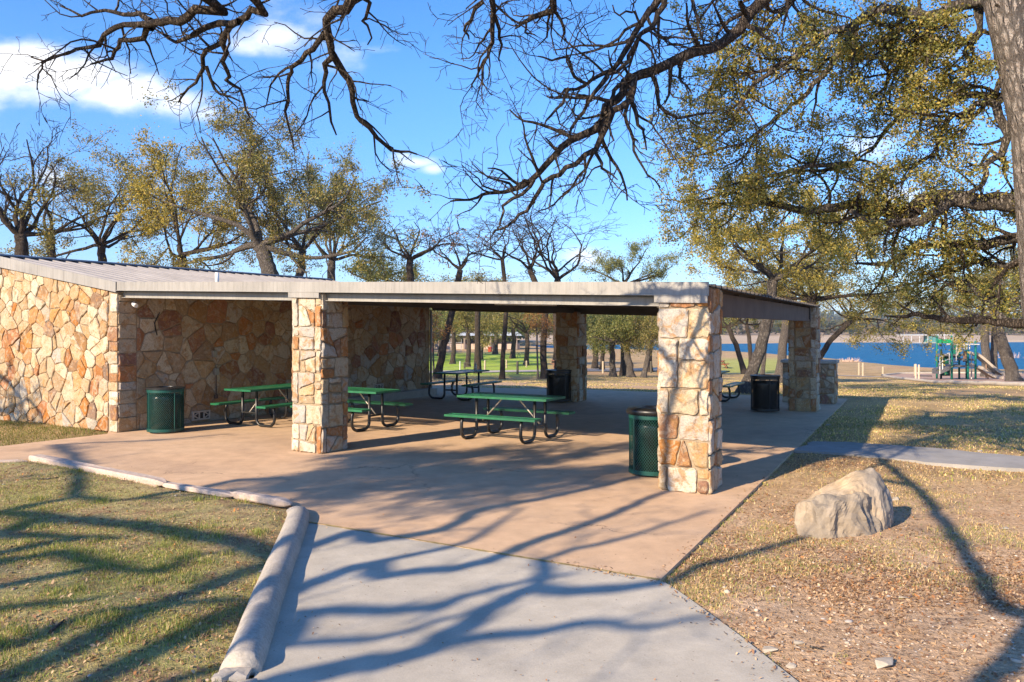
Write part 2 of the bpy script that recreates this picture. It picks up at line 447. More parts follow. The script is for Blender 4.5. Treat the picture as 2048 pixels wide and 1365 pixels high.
def lay(mb, polys, org, ax, nrm, pal, rng, gap=0.011, lo=0.012, hi=0.032, seg=0.05, jit=0.006, bounds=None):
    Z=Vector((0,0,1))
    for p in polys:
        q=inset(p, gap*rng.uniform(0.6,1.3)*0.5)
        if len(q)<3 or area(q)<0.0008: continue
        # round corners
        r=[]; n=len(q)
        for i in range(n):
            a,b=q[i],q[(i+1)%n]; L=math.hypot(b[0]-a[0],b[1]-a[1]); t=min(0.3,0.016/max(L,1e-4))
            r.append((a[0]+(b[0]-a[0])*t,a[1]+(b[1]-a[1])*t)); r.append((b[0]-(b[0]-a[0])*t,b[1]-(b[1]-a[1])*t))
        s=[]; n=len(r)
        for i in range(n):
            a,b=r[i],r[(i+1)%n]; L=math.hypot(b[0]-a[0],b[1]-a[1]); k=max(1,int(L/seg))
            for m in range(k):
                x=a[0]+(b[0]-a[0])*m/k; y=a[1]+(b[1]-a[1])*m/k
                s.append((x+rng.gauss(0,jit*0.5),y+rng.gauss(0,jit*0.5)))
        if bounds: s=[(min(max(x,bounds[0]),bounds[1]),y) for x,y in s]
        n=len(s); cx=sum(x for x,_ in s)/n; cy=sum(y for _,y in s)/n
        rad=math.sqrt(abs(area(q))); h=rng.uniform(lo,hi); tx,ty=rng.gauss(0,0.03),rng.gauss(0,0.03)
        sd=Vector((rng.uniform(0,99),rng.uniform(0,99),rng.uniform(0,99)))
        def P(x,y,d): return org+ax*x+Z*y+nrm*d
        vs=[]; ins=min(0.35,0.014/max(rad*0.5,1e-3))
        for x,y in s: vs.append(P(x,y,-0.02))
        for x,y in s: vs.append(P(x,y,h*0.72))
        for k2,kk in ((ins,1.0),(0.55,1.08)):
            for x,y in s:
                X=x+(cx-x)*k2; Y=y+(cy-y)*k2
                d=h*kk+tx*(X-cx)+ty*(Y-cy)+0.018*noise.noise(Vector((X*7,Y*7,0))+sd)+0.008*noise.noise(Vector((X*23,Y*23,0))+sd)
                vs.append(P(X,Y,max(d,h*0.5)))
        vs.append(P(cx,cy,h*1.1+0.006*noise.noise(sd)))
        fs=[]
        for rr in range(3):
            for i in range(n): fs.append((rr*n+i,rr*n+(i+1)%n,(rr+1)*n+(i+1)%n,(rr+1)*n+i))
        for i in range(n): fs.append((3*n+i,3*n+(i+1)%n,4*n))
        mb.add(vs,fs,pick(pal,rng),0)

BC=G(1417,990); VR=Vector((0.461,0.887,0)).normalized(); VL=Vector((0.502,0.865,0)).normalized()
def Vs(s):
    k=min(1,max(0,-s/11.33)); return (VR*(1-k)+VL*k).normalized()
def Q(s,t,z=0.0):
    p=BC+U*s+Vs(s)*t; return Vector((p.x,p.y,z))
SW=-11.33                      # the stone wall under the roof
def ztop(s): return 2.54-0.0283*s
def zmain(k): return 2.86+0.165*k if k<4.3 else 2.86+0.165*4.3-0.165*(k-4.3)
def quadbox(mb, s0,s1,t0,t1,zf0,zf1, col=(1,1,1), mat=0, n=1):
    """a box along U whose bottom and top follow functions of s"""
    for i in range(n):
        a=s0+(s1-s0)*i/n; b=s0+(s1-s0)*(i+1)/n
        vs=[Q(a,t0,zf0(a)),Q(b,t0,zf0(b)),Q(b,t1,zf0(b)),Q(a,t1,zf0(a)),Q(a,t0,zf1(a)),Q(b,t0,zf1(b)),Q(b,t1,zf1(b)),Q(a,t1,zf1(a))]
        mb.add(vs,[(0,3,2,1),(4,5,6,7),(0,1,5,4),(1,2,6,5),(2,3,7,6),(3,0,4,7)],col,mat)

rng=random.Random(7)
shelter=empty('picnic_shelter', Q(-5,5,0), 'open stone park pavilion with flat metal roof, four stone columns and flagstone walls', 'pavilion')
bpy.context.view_layer.update()
def part(mb,name,mats,parent=None,label=None,**kw):
    o=build(mb,name,mats,None,**kw); p=parent or shelter
    o.parent=p; o.matrix_parent_inverse=p.matrix_world.inverted() if p.parent is None else (p.matrix_world).inverted()
    if label: o['label']=label
    return o
# the front wall of the enclosed end: flagstones over mortar
P0=Q(SW,0)
KMAX=9.0
mb=MB(); Um=-U; nf=-Vector((VL.x,VL.y,0)); nf=Vector((-0.497,-0.868,0)).normalized()
face=[(0,0.0),(KMAX,0.0),(KMAX,zmain(KMAX)-0.18),(4.3,zmain(4.3)-0.2),(0,zmain(0)-0.19)]
face_r=[(-x,y) for x,y in face][::-1]         # run along U so the outline stays anticlockwise
# coursed quoins at the corner, flagstones beyond
quo=[]; z=0.0
while z<2.6:
    h=rng.uniform(0.16,0.36); z2=min(z+h,2.66); w=rng.uniform(0.2,0.34)
    quo.append([(-w,z),(0.0,z),(0.0,z2),(-w,z2)]); z=z2
qx=-0.27
fp=[q for q in voronoi(clip(face_r,1,0,qx),0.255,rng)]
lay(mb,fp,P0+U*0.0,U,nf,PAL_SUN,rng,gap=0.016,lo=0.012,hi=0.042)
quo=[[(max(x,qx) if x<-0.01 else 0.012,y) for x,y in q] for q in quo]
lay(mb,quo,P0,U,nf,PAL_COL,rng,gap=0.012,lo=0.016,hi=0.035)
vs=[P0+U*x+Vector((0,0,y)) for x,y in face_r]; b2=[p-nf*0.25 for p in vs]
n=len(vs); mb.add(vs+b2,[tuple(range(n)),tuple(range(2*n-1,n-1,-1))]+[(i,n+i,n+(i+1)%n,(i+1)%n) for i in range(n)],(1,1,1),1)
part(mb,'wall',[M['stone'],M['mortar']],label='sunlit gable wall of cream and orange flagstones')
# the long wall under the roof
mb=MB(); Lw=9.99; zt=2.62
q2=[]; z=0.0
while z<2.6:
    h=rng.uniform(0.16,0.34); z2=min(z+h,zt); q2.append([(0.0,z),(0.38,z),(0.38,z2),(0.0,z2)]); z=z2
rect=[(0.38,0.0),(Lw,0.0),(Lw,zt),(0.38,zt)]
lay(mb,q2,P0,VL,U,PAL_IN,rng,gap=0.012,lo=0.012,hi=0.026)
lay(mb,voronoi(rect,0.31,rng,0.6),P0,VL,U,PAL_IN,rng,gap=0.022,lo=0.010,hi=0.026,bounds=(0.38,Lw))
mb.add([P0,P0+VL*Lw,P0+VL*Lw+Vector((0,0,zt)),P0+Vector((0,0,zt)),P0-U*.24+VL*0.26,P0+VL*Lw-U*.24,P0+VL*Lw-U*.24+Vector((0,0,zt)),P0-U*.24+VL*0.26+Vector((0,0,zt))],
       [(0,1,2,3),(7,6,5,4),(1,5,6,2),(0,3,7,4),(3,2,6,7)],(1,1,1),1)
part(mb,'wall',[M['stone'],M['mortar']],label='shaded tan and brown flagstone wall under the roof')
mb=MB(); mb.tube([Q(SW,0.02,2.2)+U*0.03+VL*x+Vector((0,0,z)) for x,z in ((0.86,0.1),(0.80,0.0),(0.74,-0.12),(0.77,-0.27),(0.80,-0.36))],[0.006,0.012,0.014,0.014,0.008],5)
part(mb,'wall_crack',M['black'])
mb=MB(); mb.add([Q(SW-KMAX+.05,9.8,0),Q(SW-.05,9.8,0),Q(SW-.05,9.8,2.6),Q(SW-4.3,9.8,3.3),Q(SW-KMAX+.05,9.8,2.4),Q(SW-KMAX+.05,.3,0),Q(SW-KMAX+.05,.3,2.4)],[(0,1,2,3,4),(0,4,6,5)],(1,1,1),0)
part(mb,'rear_wall',M['mortar'])
mb=MB(); quadbox(mb,SW+0.02,SW+0.34,5.2,9.95,lambda s:-.05,lambda s:0.2)
part(mb,'ledge',M['curb'],bevel=0.012)
# columns
CW=0.61
def column(p, vdir, seed, top, label):
    r=random.Random(seed); mb=MB(); Zv=Vector((0,0,1)); u=U; v=vdir
    # p is the corner nearest the camera on the right; the shaft runs back along v and left along -u
    o=p
    H=top
    mb.add([o+u*(-CW+.004)+v*.004,o+u*-.004+v*.004,o+u*-.004+v*(CW-.004),o+u*(-CW+.004)+v*(CW-.004)]+[x+Zv*H for x in (o+u*(-CW+.004)+v*.004,o+u*-.004+v*.004,o+u*-.004+v*(CW-.004),o+u*(-CW+.004)+v*(CW-.004))],
        [(0,1,5,4),(1,2,6,5),(2,3,7,6),(3,0,4,7),(4,5,6,7)],(1,1,1),1)
    for org,ax,nn in ((o-u*CW,u,-v),(o,v,u),(o+v*CW,-u,v),(o-u*CW+v*CW,-v,-u)):
        z=0.0; polys=[]
        # rough courses, each cut into a few stones
        while z<H-0.05:
            h=r.uniform(0.30,0.62); z2=H if z+h>H-0.16 else z+h
            c=[(-0.012,z),(CW+0.012,z),(CW+0.012,z2),(-0.012,z2)]
            e=r.uniform(0.10,0.17)
            if r.random()<0.75:
                L=clip(c,1,0,e); R=clip(c,-1,0,-(CW-r.uniform(0.09,0.16))); Mid=clip(clip(c,-1,0,-e),1,0,max(x for x,_ in c)-0 if False else min(x for x,_ in R))
                polys+=bsp(L,0.05,r,0.10)+bsp(R,0.05,r,0.10)+bsp(Mid,0.075,r,0.32)
            else: polys+=bsp(c,0.095,r,0.16)
            z=z2
        lay(mb,polys,org,ax,nn,PAL_COL,r,gap=0.024,lo=0.012,hi=0.034,jit=0.010,bounds=(-0.030,CW+0.030))
    return part(mb,'column',[M['stone'],M['mortar']],label=label)
AC=Q(-6.17,0); CC=Q(-6.25,9.95); DC=Q(0,10.43)
cA=column(AC,Vs(-6.2),12,ztop(-6.4)-0.17,'front left stone column, brightly sunlit on its front face')
cB=column(BC,VR,31,ztop(0)-0.055,'nearest stone column at the right front corner of the roof')
cC=column(CC,Vs(-6.2),43,ztop(-6.3)-0.30,'shaded brown stone column at the back')
cD=column(DC,VR,57,ztop(0)-0.06,'far right stone column beside the stone counter')
for c,s1 in ((cA,-6.17),(cB,0.0)):
    mb=MB(); quadbox(mb,s1-CW-0.05,s1+0.0,-0.062,-0.03,lambda s:ztop(s)-0.252,lambda s:ztop(s)-0.163); part(mb,'flashing',M['fascia'],parent=c)
# front fascia, lower channel
mb=MB(); quadbox(mb,SW+0.05,-3.1,-0.055,-0.02,lambda s:ztop(s)-0.165,lambda s:ztop(s),n=2)
quadbox(mb,-3.095,0.012,-0.055,-0.02,lambda s:ztop(s)-0.165,lambda s:ztop(s))
quadbox(mb,SW+0.05,0.0,-0.068,-0.056,lambda s:ztop(s)-0.167,lambda s:ztop(s)-0.155)
part(mb,'fascia',M['fascia'])
mb=MB()
for a,b in ((SW+0.02,-6.17-CW),(-6.165,-CW)):
    quadbox(mb,a,b,0.10,0.108,lambda s:ztop(s)-0.297,lambda s:ztop(s)-0.05)
    quadbox(mb,a,b,0.055,0.10,lambda s:ztop(s)-0.297,lambda s:ztop(s)-0.288)
    quadbox(mb,a,b,0.055,0.10,lambda s:ztop(s)-0.195,lambda s:ztop(s)-0.187)
part(mb,'channel_beam',M['fascia'])
# right side beam, rear beam, ceiling beams
mb=MB()
mb.add([Q(-.13,CW,2.14),Q(-.13,10.5,2.14),Q(-.13,10.5,2.45),Q(-.13,CW,2.45),Q(-.19,CW,2.14),Q(-.19,10.5,2.14),Q(-.19,10.5,2.45),Q(-.19,CW,2.45)],
    [(0,1,2,3),(7,6,5,4),(0,4,5,1),(3,2,6,7)])
part(mb,'side_beam',M['beam'])
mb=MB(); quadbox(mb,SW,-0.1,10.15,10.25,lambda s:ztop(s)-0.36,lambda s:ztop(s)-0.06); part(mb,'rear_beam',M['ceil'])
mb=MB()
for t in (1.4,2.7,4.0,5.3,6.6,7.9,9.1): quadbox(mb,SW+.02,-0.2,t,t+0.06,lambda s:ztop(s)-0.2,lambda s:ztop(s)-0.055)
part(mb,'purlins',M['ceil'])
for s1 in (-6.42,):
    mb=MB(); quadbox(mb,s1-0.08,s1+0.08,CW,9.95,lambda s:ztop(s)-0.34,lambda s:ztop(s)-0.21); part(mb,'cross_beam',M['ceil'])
# roof sheets with standing ribs running down the slope
def ribbed(mb, s0,s1,t0,t1,zf,pitch=0.305,h=0.032,th=0.012,shade=(1,1,1)):
    prof=[]; t=t0
    while t<t1:
        for dt,dz in ((0,0),(pitch-0.075,0),(pitch-0.055,h),(pitch-0.02,h)):
            if t+dt<=t1: prof.append((t+dt,dz))
        t+=pitch
    prof.append((t1,0)); n=len(prof)
    vs=[]
    for s in (s0,s1):
        for t,dz in prof: vs.append(Q(s,t,zf(s)+dz))
    for s in (s0,s1):
        for t,dz in prof: vs.append(Q(s,t,zf(s)+dz-th))
    fs=[(i,i+1,n+i+1,n+i) for i in range(n-1)]+[(2*n+i+1,2*n+i,3*n+i,3*n+i+1) for i in range(n-1)]+[(n+i,n+i+1,3*n+i+1,3*n+i) for i in range(n-1)]+[(i+1,i,2*n+i,2*n+i+1) for i in range(n-1)]
    mb.add(vs,fs,shade)
def VQmain(s,t,z): return None
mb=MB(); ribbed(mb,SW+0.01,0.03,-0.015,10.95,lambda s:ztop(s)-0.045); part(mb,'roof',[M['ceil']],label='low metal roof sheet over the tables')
mb=MB(); ribbed(mb,SW-4.3,SW+0.005,-0.015,10.3,lambda s:zmain(-(s-SW))-0.035)
ribbed(mb,SW-KMAX-0.4,SW-4.3,-0.015,10.3,lambda s:zmain(-(s-SW))-0.035); part(mb,'roof',M['roof'],label='pitched ribbed metal roof over the enclosed end')
mb=MB(); quadbox(mb,SW-4.3,SW-4.12,-0.05,10.35,lambda s:zmain(-(s-SW))+0.006,lambda s:zmain(-(s-SW))+0.034); quadbox(mb,SW-4.5,SW-4.303,-0.05,10.35,lambda s:zmain(-(s-SW))+0.006,lambda s:zmain(-(s-SW))+0.034)
part(mb,'ridge_cap',M['ridge'])
mb=MB()
ff=lambda a,b:quadbox(mb,a,b,-0.075,-0.04,lambda s:zmain(-(s-SW))-0.19-0.01*(-(s-SW)),lambda s:zmain(-(s-SW))+0.005)
ff(SW-1.63,SW+0.04); ff(SW-4.3,SW-1.637); ff(SW-KMAX-.4,SW-4.305)
part(mb,'rake_fascia',M['fascia'])
mb=MB(); p=Q(SW-0.85,3.0,3.0); mb.tube([p-Vector((0,0,.1)),p+Vector((0,0,.25))],0.045,10); part(mb,'vent_pipe',M['white'],smooth_shade=True)
# screen blocks low in the wall
for t,w in ((1.64,0.43),(7.43,0.37)):
    mb=MB(); o=Q(SW,t,0.06 if t<5 else 0.27)+U*0.012; Zv=Vector((0,0,1))
    def bar(a,b,c,d,th=0.03,dd=0.05):
        A=Vector((a,b)); B=Vector((c,d)); n2=Vector((-(B-A).y,(B-A).x)).normalized()*th/2
        pts=[A+n2,A-n2,B-n2,B+n2]; vs=[o+VL*q.x+Zv*q.y for q in pts]+[o+VL*q.x+Zv*q.y+U*dd for q in pts]
        mb.add(vs,[(4,5,6,7),(0,1,5,4),(1,2,6,5),(2,3,7,6),(3,0,4,7)])
    H=0.19
    bar(0,.015,w,.015); bar(0,H-.015,w,H-.015); bar(.015,.03,.015,H-.03); bar(w-.015,.03,w-.015,H-.03)
    bar(w*.37,.03,w*.37,H-.03,.025); bar(w*.63,.03,w*.63,H-.03,.025)
    bar(.03,H/2,w*.34,.032,.02,.045); bar(.03,H/2,w*.34,H-.032,.02,.046); bar(w-.03,H/2,w*.66,.032,.02,.045); bar(w-.03,H/2,w*.66,H-.032,.02,.046)
    vb=part(mb,'vent_block',M['block'])
    mb=MB(); vs=[o+VL*a+Zv*b+U*0.030 for a,b in ((.02,.02),(w-.02,.02),(w-.02,H-.02),(.02,H-.02))]; mb.add(vs,[(0,1,2,3)]); part(mb,'vent_shade_sheet',M['black'],parent=vb)  # flat black sheet stands in for the shade inside the block's openings
# outlets and conduit
mb=MB(); o=Q(SW,2.17,0)+U*0.03; Mx=Matrix(((VL.x,U.x,0,o.x),(VL.y,U.y,0,o.y),(0,0,1,0),(0,0,0,1)))
mb.box((-.05,0,1.36),(.05,.07,1.50),Mx); part(mb,'outlet_box',M['galv'],bevel=.006)
mb=MB(); mb.box((.0,0,0.98),(.10,.07,1.12),Mx); part(mb,'outlet_box',M['galv'],bevel=.006)
mb=MB(); mb.tube([Mx@Vector((.05,.03,0.98)),Mx@Vector((.05,.03,0.5))],0.013,6); mb.box((.02,0,.48),(.08,.06,.56),Mx); part(mb,'conduit',M['beam'])
mb=MB(); o=Q(SW,0.28,2.47)+U*0.02; mb.tube([o,o+U*.07+Vector((0,0,.01))],.02,8); mb.tube([o+U*.05-Vector((0,0,.02)),o+U*.17-Vector((0,0,.06))-VL*.03],[.045,.04],10); part(mb,'security_camera',M['white'])
mb=MB(); mb.tube([Q(SW+.06,10.0,0),Q(SW+.06,10.0,2.5)],0.035,8); part(mb,'downpipe',M['fascia'],smooth_shade=True)
# fluorescent fittings under the roof
for s1,t1 in ((-4.9,3.3),(-1.7,3.3)):
    mb=MB(); quadbox(mb,s1,s1+1.25,t1,t1+0.13,lambda s:ztop(s)-0.262,lambda s:ztop(s)-0.205); part(mb,'light_fitting',M['white'])

# ------------------------------------------------------------------ stone counter
p=G(1669,809); cn=empty('stone_counter',p,'waist-high flagstone counter with a concrete top beside the far right stone column','counter')
bpy.context.view_layer.update()
mb=MB(); r=random.Random(5); w,dp,H=1.3,0.62,1.05
for org,ax,nn,L in ((p-U*w,U,-VR,w),(p,VR,U,dp),(p+VR*dp,-U,VR,w)):
    lay(mb,bsp([(0,0),(L,0),(L,H),(0,H)],0.05,r,0.2),org,ax,nn,PAL_COL if nn==U else PAL_IN,r,gap=.02,lo=.01,hi=.03,bounds=(-.02,L+.02))
a=[p-U*w,p,p+VR*dp,p+VR*dp-U*w]; mb.add(a+[x+Vector((0,0,H)) for x in a],[(0,1,5,4),(1,2,6,5),(2,3,7,6),(3,0,4,7)],(1,1,1),1)
part(mb,'wall',[M['stone'],M['mortar']],parent=cn)
mb=MB(); a=[p-U*(w+.05)-VR*.06,p+U*.06-VR*.06,p+U*.06+VR*(dp+.06),p-U*(w+.05)+VR*(dp+.06)]
mb.add([x+Vector((0,0,H)) for x in a]+[x+Vector((0,0,H+.085)) for x in a],[(3,2,1,0),(4,5,6,7),(0,1,5,4),(1,2,6,5),(2,3,7,6),(3,0,4,7)])
part(mb,'countertop',M['curb'],parent=cn,bevel=.015)
# ------------------------------------------------------------------ land
def make_ground():
    b=0.0335; a=4.6; n=205
    k=np.arange(-n,n+1); X=a*np.sinh(b*k)*1.0; Y=a*np.sinh(b*k)+8.0
    X=X[np.abs(X)<3800]; Y=Y[(Y>-120)&(Y<3900)]
    gx,gy=np.meshgrid(X,Y); P=np.stack([gx.ravel(),gy.ravel()],1); z=terrain_np(P)
    v=np.column_stack([P,z]); nx,ny=len(X),len(Y)
    i=np.arange(nx-1); j=np.arange(ny-1); ii,jj=np.meshgrid(i,j); q=(jj*nx+ii).ravel()
    f=np.stack([q,q+1,q+nx+1,q+nx],1)
    x,y=P[:,0],P[:,1]; aa=x/np.maximum(y,5)
    # r: lawn grass, g: bright far turf, b: bare soil
    r=np.clip(inside(P,LAWN)*1.0+sm(1.2,0.0,np.where(inside(P,LAWN),0,seg_dist(P,LAWN)))*0.6*(x<-1.4),0,1)
    turf=sm(48,60,y)*sm(150,120,y)*sm(0.055,0.03,aa)*sm(-0.5,-0.3,aa)
    turf=np.maximum(turf, 0.55*sm(62,72,y)*sm(125,105,y)*sm(0.24,0.27,aa)*sm(0.36,0.33,aa))
    bare=sm(13,8,y)*(x>0.5)*0.75+0.8*np.exp(-((y-33)/6)**2)*(aa<0.2)*(aa>-.1)
    shore=sm(240,262,y)*sm(520,420,y)
    bare=np.clip(bare,0,1)
    z0=z
    me_c=np.zeros((len(v),4),np.float32); me_c[:,0]=r; me_c[:,1]=turf; me_c[:,2]=bare; me_c[:,3]=shore
    me=bpy.data.meshes.new('ground'); me.from_pydata(v.tolist(),[],f.tolist())
    at=me.attributes.new('Zone','FLOAT_COLOR','POINT'); at.data.foreach_set('color',me_c.ravel())
    me.polygons.foreach_set('use_smooth',np.ones(len(f),bool))
    t=NT('ground_soil'); c=t.coord(); at=t.attr('Zone'); sp=t.node('ShaderNodeSeparateColor'); t.link(at.outputs['Color'],sp.inputs[0])
    lawn,turf_,bare_=sp.outputs; shore_=at.outputs['Alpha']
    n1=t.noise(c,0.55,6,0.62,0.4); n2=t.noise(c,3.2,6,0.66); n3=t.noise(c,22,5,0.7); n4=t.noise(c,75,3,0.6); nl=t.noise(c,0.09,4,0.6)
    dry=t.mix(t.ramp(n2,[(0.3,0),(0.7,1)]),(0.50,0.335,0.155),(0.60,0.42,0.21))
    dry=t.mix(t.ramp(n1,[(0.46,0),(0.60,0.75)]),dry,(0.34,0.235,0.11))
    dry=t.mix(t.ramp(nl,[(0.52,0),(0.66,0.6)]),dry,(0.52,0.31,0.19))
    soil=t.mix(t.ramp(n2,[(0.3,0),(0.7,1)]),(0.52,0.33,0.20),(0.70,0.50,0.34))
    gr=t.mix(t.ramp(n1,[(0.35,0),(0.65,1)]),(0.52,0.38,0.20),(0.36,0.34,0.12))
    gr=t.mix(t.ramp(n2,[(0.48,0),(0.62,0.85)]),gr,(0.30,0.19,0.11))
    col=t.mix(bare_,dry,soil); col=t.mix(lawn,col,gr)
    tf=t.mix(t.ramp(nl,[(0.3,0),(0.7,1)]),(0.33,0.47,0.05),(0.43,0.53,0.09))
    col=t.mix(turf_,col,tf)
    sd=t.mix(t.ramp(t.noise(t.coord((1,3,1)),0.02,5,0.6),[(0.35,0),(0.65,1)]),(0.48,0.35,0.22),(0.60,0.46,0.31))
    col=t.mix(shore_,col,sd)
    col=t.mix(1.0,col,t.ramp(n3,[(0.28,0.45),(0.68,1.2)]),'MULTIPLY')
    h=t.math('ADD',t.math('MULTIPLY',n3,1.0),t.math('MULTIPLY',n4,0.5))
    t.bsdf(col,0.95,0,0.15,bump=h,bstr=0.9,bdist=0.03)
    me.materials.append(t.m); o=new_obj('ground',me); tag(o,'open ground of dry grass, soil and lawn','ground',kind='structure')
make_ground()

def sheet(name,poly,z1,z0,mat,label,cat='',drape=0,kind='structure',bevel=0.0):
    bm=bmesh.new(); vs=[bm.verts.new((p[0],p[1],z1)) for p in poly]; f=bm.faces.new(vs)
    if f.normal.z<0: f.normal_flip()
    f.normal_update()
    if f.normal.z<0: bmesh.ops.reverse_faces(bm,faces=[f])
    r=bmesh.ops.extrude_face_region(bm,geom=[f]); 
    for v in [g for g in r['geom'] if isinstance(g,bmesh.types.BMVert)]: v.co.z=z0
    bmesh.ops.recalc_face_normals(bm,faces=bm.faces); bmesh.ops.triangulate(bm,faces=bm.faces)
    me=bpy.data.meshes.new(name); bm.to_mesh(me); bm.free(); me.materials.append(mat)
    o=new_obj(name,me); tag(o,label,cat or None,kind=kind); return o
sheet('patio',SLAB,0.0,-0.16,M['patio'],'reddish concrete patio slab under the pavilion')
sheet('sidewalk',WALK,-0.004,-0.16,M['walk'],'pale grey brushed concrete sidewalk in the foreground')
# mossy joint between the two slabs
mb=MB(); a=G(620,1045); b=G(1320,1160); d=(b-a).normalized(); nn=Vector((-d.y,d.x,0)); r=random.Random(2); n=60
vs=[]
for i in range(n+1):
    p=a.lerp(b,i/n); w=r.uniform(.006,.02); vs+= [p-nn*w+Vector((0,0,.004)),p+nn*(w*.8)+Vector((0,0,.004))]
mb.add(vs,[(2*i,2*i+2,2*i+3,2*i+1) for i in range(n)])
o=build(mb,'joint_strip',M['moss']); tag(o,'mossy yellow joint between the patio and the sidewalk','joint',kind='structure')
# narrow path on the right, with broken edges
def rough(poly,rr,amp,seg):
    out=[]; n=len(poly)
    for i in range(n):
        a=Vector(poly[i]); b=Vector(poly[(i+1)%n]); k=max(1,int((b-a).length/seg))
        for m in range(k):
            p=a.lerp(b,m/k); out.append(Vector((p.x+rr.gauss(0,amp),p.y+rr.gauss(0,amp),0)))
    return out
sheet('path',rough(PATH,random.Random(3),0.035,0.22),0.018,-0.12,M['path'],'narrow worn grey stone path crossing the dry grass')
# road strip and far footpath follow the land
def ribbon(name,pts,w,mat,label,dz=0.03):
    vs=[];n=0
    res=[]
    for i in range(len(pts)-1):
        a,b=pts[i],pts[i+1]; k=max(1,int((b-a).length/1.5))
        for m in range(k): res.append(a.lerp(b,m/k))
    res.append(pts[-1])
    K=6; mb=MB()
    for i,p in enumerate(res):
        d=(res[min(i+1,len(res)-1)]-res[max(i-1,0)]); d.z=0; d.normalize(); nn=Vector((-d.y,d.x,0))
        for j in range(K+1):
            q=p+nn*w*(j/K-.5); vs.append((q.x,q.y,T(q.x,q.y)+dz))
    m=K+1
    mb.add(vs,[(i*m+j,(i+1)*m+j,(i+1)*m+j+1,i*m+j+1) for i in range(len(res)-1) for j in range(K)])
    o=build(mb,name,mat,smooth_shade=True); tag(o,label,None,kind='structure'); return o
def flat(px,py):
    p=hit(px,py); return Vector((p.x,p.y,0))
ribbon('road',[flat(300,748),flat(700,746),flat(900,744.5),flat(1000,743.5),flat(1130,741.5),flat(1250,739.5),flat(1380,737)],6.0,M['road'],'pale park road behind the pavilion')
ribbon('footpath',[flat(1380,748),flat(1480,748),flat(1570,749),flat(1680,752),flat(1790,756)],1.4,M['road'],'thin pale footpath beyond the pavilion')
# sandy bed of the playground
pb=[flat(1765,753),flat(1790,758.5),flat(1850,765),flat(1940,770),flat(2060,775),flat(2300,782),flat(2300,752),flat(2060,749),flat(1900,748.5),flat(1800,749.5)]
mb=MB(); cen=sum(pb,Vector())/len(pb); rings=6; vs=[]
dn=[]
for i in range(len(pb)):
    a,b=pb[i],pb[(i+1)%len(pb)]
    for m in range(6): dn.append(a.lerp(b,m/6))
for k in range(rings+1):
    for p in dn:
        q=p.lerp(cen,k/rings); vs.append((q.x,q.y,T(q.x,q.y)+0.05))
n=len(dn); mb.add(vs,[(k*n+i,k*n+(i+1)%n,(k+1)*n+(i+1)%n,(k+1)*n+i) for k in range(rings) for i in range(n)])
o=build(mb,'sand',M['mulch']); tag(o,'pinkish sand bed of the playground','sand',kind='structure')
mb=MB(); pts=[Vector((p.x,p.y,T(p.x,p.y)+0.08)) for p in dn]; mb.tube(pts+[pts[0]],0.10,6)
o=build(mb,'playground_border',M['curb'],smooth_shade=True); tag(o,'low pale concrete border around the playground sand','border')
# lake
t=NT('lake_water'); c=t.coord((1,0.45,1)); n=t.noise(c,0.35,5,0.6); n2=t.noise(t.coord((0.4,1.2,1)),0.9,4,0.65)
col=t.mix(t.ramp(n2,[(0.35,0),(0.7,1)]),(0.002,0.075,0.17),(0.012,0.145,0.28))
t.bsdf(col,0.5,0,0.12,bump=t.math('ADD',n,n2),bstr=0.9,bdist=0.5)
mb=MB(); mb.add([(-30,60,LAKE_Z),(420,50,LAKE_Z),(420,330,LAKE_Z),(-30,330,LAKE_Z)],[(0,1,2,3)])
o=build(mb,'lake',t.m); tag(o,'deep blue lake behind the trees','lake',kind='structure')

# ------------------------------------------------------------------ curb and timbers
def curb():
    pts=[G(x,y) for x,y in ((588,1016),(597,1030),(592,1052),(573,1100),(552,1152),(532,1204),(513,1258),(496,1308),(480,1346))]
    prof=[]; K=11; w=0.122; h=0.155
    res=[]
    for i in range(len(pts)-1):
        for m in range(5): res.append(pts[i].lerp(pts[i+1],m/5))
    res.append(pts[-1]); mb=MB(); vs=[]
    N=len(res)
    for i,p in enumerate(res):
        d=(res[min(i+1,N-1)]-res[max(i-1,0)]).normalized(); nn=Vector((-d.y,d.x,0)); f=min(1,(i+1.2)/8)**0.6
        for j in range(K):
            a=math.pi*j/(K-1); x=math.cos(a)*w; z=(math.sin(a)**0.75)*h*f
            k=1+0.05*noise.noise(Vector((i*.35,j*.9,3)))
            q=p+nn*x*k*(0.55+0.45*f); vs.append((q.x,q.y,z*k-0.02+(0.02 if j in(0,K-1) else 0)-0.02))
    fs=[(i*K+j,(i+1)*K+j,(i+1)*K+j+1,i*K+j+1) for i in range(N-1) for j in range(K-1)]
    fs.append(tuple(range(K))); fs.append(tuple((N-1)*K+j for j in range(K-1,-1,-1)))
    mb.add(vs,fs); o=build(mb,'curb',M['curb'],smooth_shade=True); tag(o,'rounded concrete curb between the lawn and the sidewalk','curb')
curb()
r=random.Random(11)
